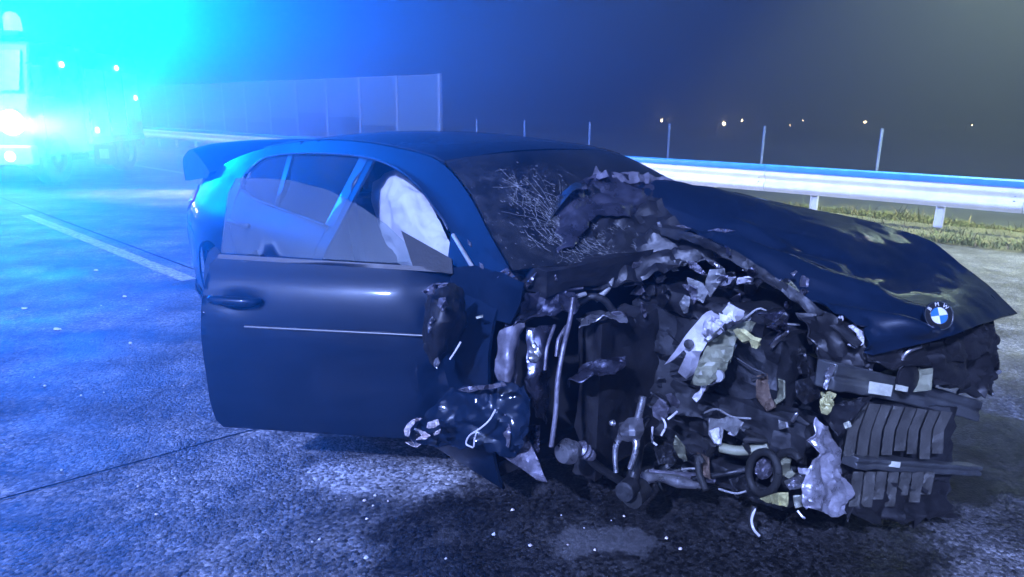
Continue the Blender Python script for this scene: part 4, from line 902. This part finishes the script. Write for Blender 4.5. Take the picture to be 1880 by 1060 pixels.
# torn lower edge of the door and wing foot
panel('torn_wing_foot', [[(838, 716, .96), (880, 708, .94), (920, 704, .90), (965, 712, .86)], [(800, 745, 1.02), (860, 742, .98), (910, 740, .93), (975, 745, .88)], [(770, 780, 1.06), (840, 785, 1.0), (905, 780, .95), (970, 785, .88)], [(755, 815, 1.06), (830, 822, 1.02), (900, 830, .96), (940, 842, .90)]], 'paint', None, (12, 14), .024, 6.5, 27, .014, .004, 22)
shard('torn_edge', [(842, 716), (860, 710), (886, 708), (905, 706), (925, 702), (930, 708), (905, 714), (880, 716), (862, 720)], .98, 'primer_metal', th=.004, amp=.014, seed=12)
ptube('loose_wire', [(910, 752, .98), (898, 772, 1.0), (880, 788, 1.02), (862, 800, 1.03), (856, 815, 1.03), (868, 822, 1.03)], .003, 'white_plastic', None, 6); ptube('loose_wire', [(878, 788, 1.02), (872, 803, 1.03), (870, 820, 1.03)], .003, 'white_plastic', None, 6)
# shredded clear plastic at the door foot
for k, pl in enumerate([[(742, 790), (750, 776), (764, 768), (776, 768), (762, 776), (754, 786), (750, 802), (744, 800)], [(764, 788), (782, 794), (790, 800), (782, 806), (764, 808), (774, 800)], [(786, 776), (804, 770), (806, 780), (796, 786), (784, 786)], [(796, 796), (808, 788), (806, 796), (798, 800)], [(744, 812), (758, 812), (772, 816), (764, 822), (756, 819)]]):
    shard('plastic_shred', pl, 1.12, 'white_plastic' if k != 4 else 'lamp_shred', th=.003, tilt=(.1, .1), amp=.02, seed=k + 3) if False else shard('plastic_shred', pl, 1.10, 'tail_clear', th=.003, tilt=(.1, .1), amp=.02, seed=k + 3)
# smashed mirror
panel('mirror_housing', [[(786, 536, 1.05), (806, 524, 1.04), (832, 522, .98), (846, 545, .95)], [(780, 580, 1.08), (806, 572, 1.10), (834, 570, 1.04), (852, 585, .96)], [(779, 620, 1.08), (802, 622, 1.10), (826, 615, 1.04), (846, 612, .97)], [(790, 655, 1.05), (802, 668, 1.06), (818, 652, 1.02), (838, 630, .98)]], 'black_plastic', None, (8, 8), .014, 12, 29, .006, .01, 35)
for k, pl in enumerate([[(775, 535), (795, 522), (822, 520), (818, 526), (800, 530), (797, 540), (780, 540)], [(806, 548), (818, 546), (822, 560), (812, 572), (804, 562)], [(786, 592), (794, 582), (800, 590), (792, 606), (786, 612)], [(797, 662), (803, 656), (807, 666), (802, 676), (797, 672)]]):
    shard('mirror_shard', pl, 1.12, 'primer_metal' if k < 2 else 'bare_metal', th=.004, amp=.016, seed=k)
ptube('loose_wire', [(846, 628, 1.02), (836, 645, 1.04), (826, 660, 1.05)], .003, 'white_plastic', None, 6); shard('wiring_clip', [(874, 582), (886, 578), (886, 583), (876, 586)], .92, 'sticker', th=.004)
# wiper and cowl scraps
ptube('wiper_arm', [(832, 432, .76), (852, 465, .80), (868, 492, .82)], .008, 'grey_plastic'); 
for k, pl in enumerate([[(858, 440), (864, 446), (866, 454), (860, 448)], [(880, 482), (886, 486), (888, 494), (881, 490)], [(898, 516), (915, 508), (912, 518), (902, 522)], [(935, 520), (950, 516), (956, 530), (944, 532)], [(975, 486), (1000, 478), (1020, 486), (1000, 490), (980, 492)], [(965, 520), (985, 500), (980, 512), (968, 530)], [(1000, 530), (1020, 505), (1024, 515), (1010, 535)], [(1008, 470), (1022, 458), (1030, 470), (1018, 480)], [(1030, 470), (1048, 465), (1050, 480), (1034, 478)]]):
    shard('cowl_scrap', pl, [.80, .82, .82, .80, .56, .70, .62, .5, .45][k], 'primer_metal', th=.004, amp=.014, seed=k + 2)
# scraps of panels, brackets and plastic in the bay
scraps = [
 ('bracket', [(1163, 482), (1192, 481), (1197, 497), (1180, 508), (1158, 500)], .16, 'primer_metal'), ('bracket', [(1157, 503), (1175, 514), (1183, 522), (1145, 526)], .18, 'primer_metal'),
 ('bracket', [(1176, 520), (1183, 535), (1178, 542), (1156, 541), (1170, 526)], .20, 'primer_metal'),
 ('bracket', [(1210, 479), (1219, 477), (1217, 484), (1210, 484)], .10, 'bare_metal'), ('bracket', [(1223, 477), (1240, 478), (1239, 489), (1246, 497), (1236, 499), (1225, 487)], .10, 'grey_plastic'), ('bracket', [(1244, 480), (1262, 480), (1258, 488), (1246, 489)], .10, 'grey_plastic'),
 ('torn_panel', [(1265, 480), (1275, 480), (1286, 490), (1299, 506), (1289, 505), (1267, 492)], .10, 'primer_metal'), ('torn_panel', [(1304, 495), (1330, 494), (1332, 504), (1308, 540), (1298, 556), (1292, 542), (1297, 514)], .14, 'grey_plastic'),
 ('torn_panel', [(1314, 520), (1328, 510), (1350, 509), (1339, 522), (1322, 526)], .16, 'white_plastic'), ('torn_panel', [(1352, 522), (1356, 510), (1385, 508), (1380, 524), (1370, 525), (1368, 519), (1360, 520)], .12, 'white_plastic'),
 ('torn_panel', [(1262, 510), (1290, 520), (1300, 535), (1290, 556), (1270, 545)], .18, 'grey_plastic'),
 ('torn_panel', [(1363, 495), (1374, 489), (1393, 492), (1410, 507), (1413, 516), (1392, 500), (1378, 502)], .06, 'grey_plastic'),
 ('torn_panel', [(1434, 516), (1447, 513), (1460, 525), (1468, 538), (1452, 528)], .04, 'olive_plastic'), ('torn_panel', [(1452, 503), (1461, 497), (1463, 500), (1456, 508)], .03, 'bare_metal'), ('torn_panel', [(1424, 518), (1434, 512), (1434, 522), (1426, 524)], .06, 'bare_metal'),
 ('plug', [(1252, 523), (1268, 524), (1280, 530), (1280, 548), (1274, 558), (1264, 534)], .22, 'primer_metal'), ('plug', [(1257, 542), (1266, 546), (1263, 574), (1256, 576), (1248, 556)], .22, 'grey_plastic'),
 ('plug', [(1176, 556), (1182, 558), (1187, 578), (1184, 584), (1178, 574)], .3, 'primer_metal'), ('plug', [(1120, 574), (1140, 572), (1148, 580), (1124, 584)], .4, 'primer_metal'),
 ('hood_tear', [(1279, 436), (1300, 438), (1322, 443), (1341, 458), (1342, 470), (1322, 474), (1300, 470), (1284, 455)], .02, 'paint_scraped'), ('hood_tear', [(1281, 435), (1300, 440), (1318, 446), (1338, 452), (1341, 462), (1322, 456), (1296, 450)], .05, 'primer_metal'),
 ('hood_tear', [(1300, 424), (1322, 420), (1350, 424), (1328, 428), (1308, 430)], -.02, 'primer_metal'),
 ('hood_tear', [(1296, 476), (1312, 480), (1328, 492), (1318, 493), (1302, 484)], .08, 'bare_metal'),
 ('hood_tear', [(1206, 408), (1212, 408), (1216, 420), (1212, 422)], .0, 'bare_metal'), ('hood_tear', [(1238, 414), (1254, 414), (1268, 420), (1256, 419)], .0, 'primer_metal'),
 ('crinkled_skin', [(1390, 576), (1418, 574), (1440, 570), (1448, 578), (1444, 592), (1450, 606), (1420, 632), (1412, 634), (1432, 610), (1408, 600), (1424, 592)], .18, 'paint_scraped'), ('crinkled_skin', [(1414, 634), (1428, 620), (1446, 608), (1449, 612), (1430, 626), (1418, 640)], .22, 'bare_metal'), ('crinkled_skin', [(1405, 598), (1428, 588), (1440, 574), (1446, 580), (1434, 594), (1418, 602)], .22, 'bare_metal'),
 ('light_housing', [(1556, 600), (1572, 594), (1586, 606), (1586, 630), (1572, 640), (1556, 634), (1576, 626), (1572, 612)], .10, 'white_plastic'), ('bolt_head', [(1540, 578), (1546, 576), (1547, 588), (1541, 592)], .10, 'white_plastic'),
 ('tank_piece', [(1303, 768), (1321, 770), (1342, 764), (1364, 775), (1350, 799), (1337, 791), (1327, 786), (1324, 818), (1315, 818), (1302, 798)], .34, 'grey_plastic'), ('tank_piece', [(1303, 790), (1320, 786), (1322, 816), (1312, 814)], .37, 'white_plastic'), ('tank_piece', [(1337, 796), (1352, 786), (1364, 775), (1360, 784), (1348, 800)], .36, 'white_plastic'),
 ('lamp_pod', [(1390, 850), (1402, 841), (1414, 846), (1420, 860), (1412, 876), (1396, 880), (1386, 868)], .36, 'primer_metal'), ('lamp_pod', [(1430, 850), (1440, 838), (1452, 842), (1450, 860), (1462, 872), (1450, 880), (1436, 872)], .34, 'olive_plastic'),
 ('wedge', [(1396, 915), (1428, 906), (1446, 906), (1446, 930), (1408, 922)], .44, 'yellow_plastic'), ('wedge', [(1456, 912), (1472, 910), (1474, 930), (1460, 932)], .44, 'sticker'),
 ('rubble', [(1440, 885), (1460, 876), (1476, 866), (1484, 880), (1470, 896), (1450, 898)], .42, 'bare_metal'), ('rubble', [(1466, 860), (1486, 862), (1482, 872), (1468, 870)], .42, 'white_plastic'),
 ('rusted_flange', [(1390, 690), (1408, 686), (1412, 720), (1424, 748), (1408, 756), (1388, 730)], .22, 'rust_brown'), ('rusted_flange', [(1412, 690), (1440, 700), (1440, 730), (1424, 744)], .18, 'olive_plastic'),
 ('pump', [(1430, 772), (1444, 776), (1446, 786), (1432, 788)], .3, 'grey_plastic'), ('conduit', [(1452, 774), (1462, 758), (1465, 760), (1456, 776)], .3, 'bare_metal'),
 ('mount', [(1198, 748), (1210, 732), (1222, 740), (1226, 764), (1212, 772), (1200, 764)], .46, 'primer_metal'), ('mount', [(1222, 726), (1232, 722), (1248, 738), (1246, 750), (1232, 744)], .44, 'primer_metal'),
 ('mount', [(1240, 800), (1256, 820), (1262, 846), (1248, 840), (1236, 820)], .4, 'olive_plastic'), ('mount', [(1280, 830), (1300, 840), (1304, 880), (1290, 872)], .36, 'rust_brown'), ('mount', [(1200, 820), (1232, 818), (1240, 850), (1210, 852)], .42, 'dark_metal'),
 ('radiator_hose_clip', [(1530, 775), (1540, 772), (1544, 788), (1534, 790)], .3, 'primer_metal'), ('shield', [(1460, 700), (1500, 690), (1506, 730), (1480, 744), (1464, 730)], .28, 'dark_metal'), ('shield', [(1340, 880), (1378, 870), (1386, 900), (1350, 906)], .36, 'dark_metal')]
for k, (nm, pl, u, m_) in enumerate(scraps):
    shard(nm, pl, u, m_, None, .006, ((k * 37 % 11 - 5) * .05, (k * 53 % 9 - 4) * .05), .012, 18, k)
# big broken plastic duct
duct = empty('air_duct'); duct.parent = CAR
shard('duct_shell', [(1221, 669), (1242, 644), (1262, 616), (1276, 598), (1296, 575), (1313, 569), (1324, 573), (1328, 582), (1340, 590), (1323, 613), (1296, 630), (1285, 650), (1282, 673), (1272, 686), (1261, 694), (1246, 682), (1254, 664), (1262, 648), (1258, 642), (1248, 652), (1234, 663)], .40, 'white_plastic', duct, .010, (-.05, .06), .012, 12, 4, curl=-.4)
shard('duct_rib', [(1296, 590), (1308, 580), (1326, 590), (1320, 606), (1300, 622), (1290, 612)], .425, 'white_plastic', duct, .012, (-.05, .05), .02, 16, 9)
shard('duct_cap', [(1333, 573), (1344, 560), (1361, 569), (1359, 580), (1346, 590), (1338, 588)], .36, 'white_plastic', duct, .03, (.1, .1), .008, 12, 5)
shard('duct_lip', [(1322, 576), (1334, 580), (1341, 590), (1336, 594), (1324, 588)], .43, 'white_plastic', duct, .012)
db = shard('duct_body', [(1325, 615), (1346, 602), (1373, 590), (1386, 594), (1377, 609), (1352, 623), (1344, 656), (1334, 675), (1305, 706), (1270, 706), (1284, 665), (1298, 631)], .34, 'olive_plastic', duct, .012, (-.1, .1), .02, 12, 6)
shard('duct_connector', [(1350, 606), (1361, 604), (1381, 620), (1396, 625), (1392, 640), (1381, 636), (1379, 625), (1365, 630)], .36, 'yellow_plastic', duct, .016, (.1, 0), .01, 12, 7)
shard('duct_flange', [(1352, 631), (1342, 655), (1334, 673), (1322, 681), (1322, 700), (1306, 706), (1296, 706), (1288, 725), (1278, 739), (1271, 731), (1284, 718), (1292, 702), (1309, 681), (1313, 669), (1330, 650)], .37, 'white_plastic', duct, .010, (-.08, .1), .012, 12, 8)
lathe('duct_hole', [(0, .016), (.012, .016), (.014, .010)], P3(1266, 632, .425), (.2, -1, .3), 'black_plastic', duct, 12); lathe('duct_port', [(0, .02), (.015, .02), (.016, .012)], P3(1320, 690, .40), (.2, -1, .2), 'grey_plastic', duct, 14)
# hoses, looms and wires
ringp = lambda cx, cy, rx, ry, u, n=14, a0=0, a1=6.283: [(cx + rx * math.cos(a), cy + ry * math.sin(a), u + .02 * math.cos(a)) for a in rng_(a0, a1, n)]
ptube('coolant_hose', ringp(1402, 868, 27, 38, .40), .013, 'rubber', None, 8, 3); ptube('coolant_hose', ringp(1447, 858, 24, 28, .38, 12, .6, 5.8), .012, 'rubber', None, 8, 3)
ptube('coolant_hose', [(1385, 930, .48), (1379, 952, .50), (1382, 970, .51), (1394, 985, .50)], .009, 'rubber'); ptube('loose_wire', [(1386, 934, .485), (1380, 955, .51), (1384, 972, .52), (1394, 984, .51)], .004, 'white_plastic', None, 6)
ptube('loose_wire', [(1320, 898, .42), (1350, 906, .43), (1370, 902, .42)], .0035, 'grey_plastic', None, 6); ptube('loose_wire', [(1464, 938, .5), (1472, 948, .5), (1478, 952, .5)], .004, 'bare_metal', None, 6)
ptube('loose_wire', [(1216, 766, .46), (1222, 782, .46), (1214, 800, .47)], .004, 'white_plastic', None, 6); ptube('loose_wire', [(1198, 784, .48), (1197, 808, .48), (1206, 818, .48)], .004, 'white_plastic', None, 6); ptube('loose_wire', [(1226, 770, .46), (1234, 764, .45), (1243, 756, .45)], .004, 'white_plastic', None, 6)
ptube('beige_pipe', [(1322, 822, .34), (1360, 828, .32), (1410, 820, .28)], .017, 'olive_plastic'); ptube('coolant_hose', [(1290, 850, .40), (1282, 838, .40), (1284, 870, .42), (1296, 900, .44)], .012, 'rubber')
rg = random.Random(5)
for k in range(26):
    x, y = rg.uniform(1190, 1480), rg.uniform(540, 880); u = .30 - (x - 1190) / 290 * .12 + rg.uniform(-.05, .05)
    pts = [(x, y, u)]
    for _ in range(3): x += rg.uniform(-38, 38); y += rg.uniform(-30, 34); u += rg.uniform(-.05, .05); pts.append((x, y, u))
    ptube('loose_wire' if k % 3 else 'hose', pts, .0035 if k % 3 else .010, ('rubber', 'black_plastic', 'grey_plastic', 'dark_metal')[k % 4], None, 6, 4)
for k in range(120):
    x, y = rg.uniform(1060, 1500), rg.uniform(500, 900); u = .24 - (x - 1060) / 430 * .12 + rg.uniform(-.08, .02); r_ = rg.uniform(5, 18)
    if 1215 < x < 1400 and 550 < y < 750: continue
    pl = [(x + r_ * rg.uniform(.5, 1.2) * math.cos(a), y + r_ * rg.uniform(.5, 1.2) * math.sin(a)) for a in rng_(0, 5.4, 6)]
    shard('scrap', pl, u, ('dark_metal', 'black_plastic', 'black_plastic', 'paint_scraped', 'dark_metal', 'rubber', 'dark_metal', 'primer_metal')[k % 8], None, .008, (rg.uniform(-.5, .5), rg.uniform(-.5, .5)), .015, 18, k)
# airbag filling the front of the cabin
panel('airbag', [[(684, 335, .50), (722, 312, .46), (752, 325, .50), (778, 352, .52)], [(686, 380, .50), (730, 352, .60), (770, 365, .58), (800, 392, .58)], [(700, 430, .52), (744, 400, .66), (785, 410, .64), (818, 430, .62)], [(730, 470, .55), (765, 445, .68), (800, 448, .68), (828, 452, .64)], [(755, 510, .56), (785, 490, .68), (810, 488, .68), (828, 492, .64)]], 'airbag_cloth', None, (12, 12), .018, 5.5, 41, 0, .01, 60)
# road debris ------------------------------------------------------------
for i, (px, py, r_, lab) in enumerate([(105, 605, .022, 'small white paper scrap lying flat on the asphalt'), (45, 567, .026, 'pale torn scrap on the asphalt near the lane line end'), (176, 497, .016, 'tiny bright fragment next to the worn lane line'), (229, 545, .018, 'small pale chip on the asphalt between lane line and car'), (240, 631, .010, 'tiny glass crumb lying on the dark asphalt')]):
    p = at_z(px, py, .004); rg2 = random.Random(i); n = 7
    ring = [(r_ * (1.5 if True else 1) * rg2.uniform(.5, 1.1) * math.cos(2 * math.pi * k / n), r_ * rg2.uniform(.4, .8) * math.sin(2 * math.pi * k / n)) for k in range(n)]
    V = [(x, y, .0) for x, y in ring] + [(x * .8, y * .8, .006 + .006 * rg2.random()) for x, y in ring]
    bm = bmesh.new(); bm.from_mesh(mesh('t', V, [tuple(range(n))[::-1], tuple(range(n, 2 * n))] + [(k, (k + 1) % n, n + (k + 1) % n, n + k) for k in range(n)]))
    o = link('debris', from_bm('debris', bm), 'white_scrap'); o.location = p; tag(o, lab, 'debris', 'debris on the road', 'thing')

rg3 = random.Random(21)
for k in range(34):
    px, py = (rg3.uniform(560, 1250), rg3.uniform(905, 1045)) if k % 3 else (rg3.uniform(60, 380), rg3.uniform(560, 1000))
    p = at_z(px, py, .004); r_ = rg3.uniform(.003, .009); n = 5
    ring = [(r_ * rg3.uniform(.6, 1.3) * math.cos(2 * math.pi * j / n), r_ * rg3.uniform(.6, 1.2) * math.sin(2 * math.pi * j / n)) for j in range(n)]
    V = [(x, y, 0) for x, y in ring] + [(x * .6, y * .6, r_ * rg3.uniform(.4, .9)) for x, y in ring]
    bm = bmesh.new(); bm.from_mesh(mesh('t', V, [tuple(range(n))[::-1], tuple(range(n, 2 * n))] + [(j, (j + 1) % n, n + (j + 1) % n, n + j) for j in range(n)]))
    o = link('glass_crumb', from_bm('glass_crumb', bm), 'tail_clear' if k % 2 else 'white_scrap'); o.location = p; tag(o, 'tiny crumb of broken glass or plastic scattered on the asphalt around the wreck', 'glass crumb', 'crumbs scattered round the wreck', 'thing')
# ================================================================== HAZE FOR LENS GLARE
hb = bmesh.new(); bmesh.ops.create_cube(hb, size=1.0, matrix=Matrix.Translation((0, 45, 3.5)) @ Matrix.Diagonal((190, 170, 9.5, 1)))  # volume added to stand in for blue lens glare round the beacons
hm = bpy.data.materials.new('glare_haze'); hm.use_nodes = True; nt = hm.node_tree; nt.nodes.clear()
ho = nt.nodes.new('ShaderNodeOutputMaterial'); pv = nt.nodes.new('ShaderNodeVolumePrincipled'); pv.inputs['Color'].default_value = (.78, .90, 1.0, 1)
pv.inputs['Density'].default_value = HAZE_DENSITY; pv.inputs['Anisotropy'].default_value = HAZE_G
nt.links.new(pv.outputs[0], ho.inputs['Volume'])
tag(link('glare_haze', from_bm('glare_haze', hb), hm), 'thin volume added over the whole road to imitate blue lens glare', 'glare_haze', kind='stuff')
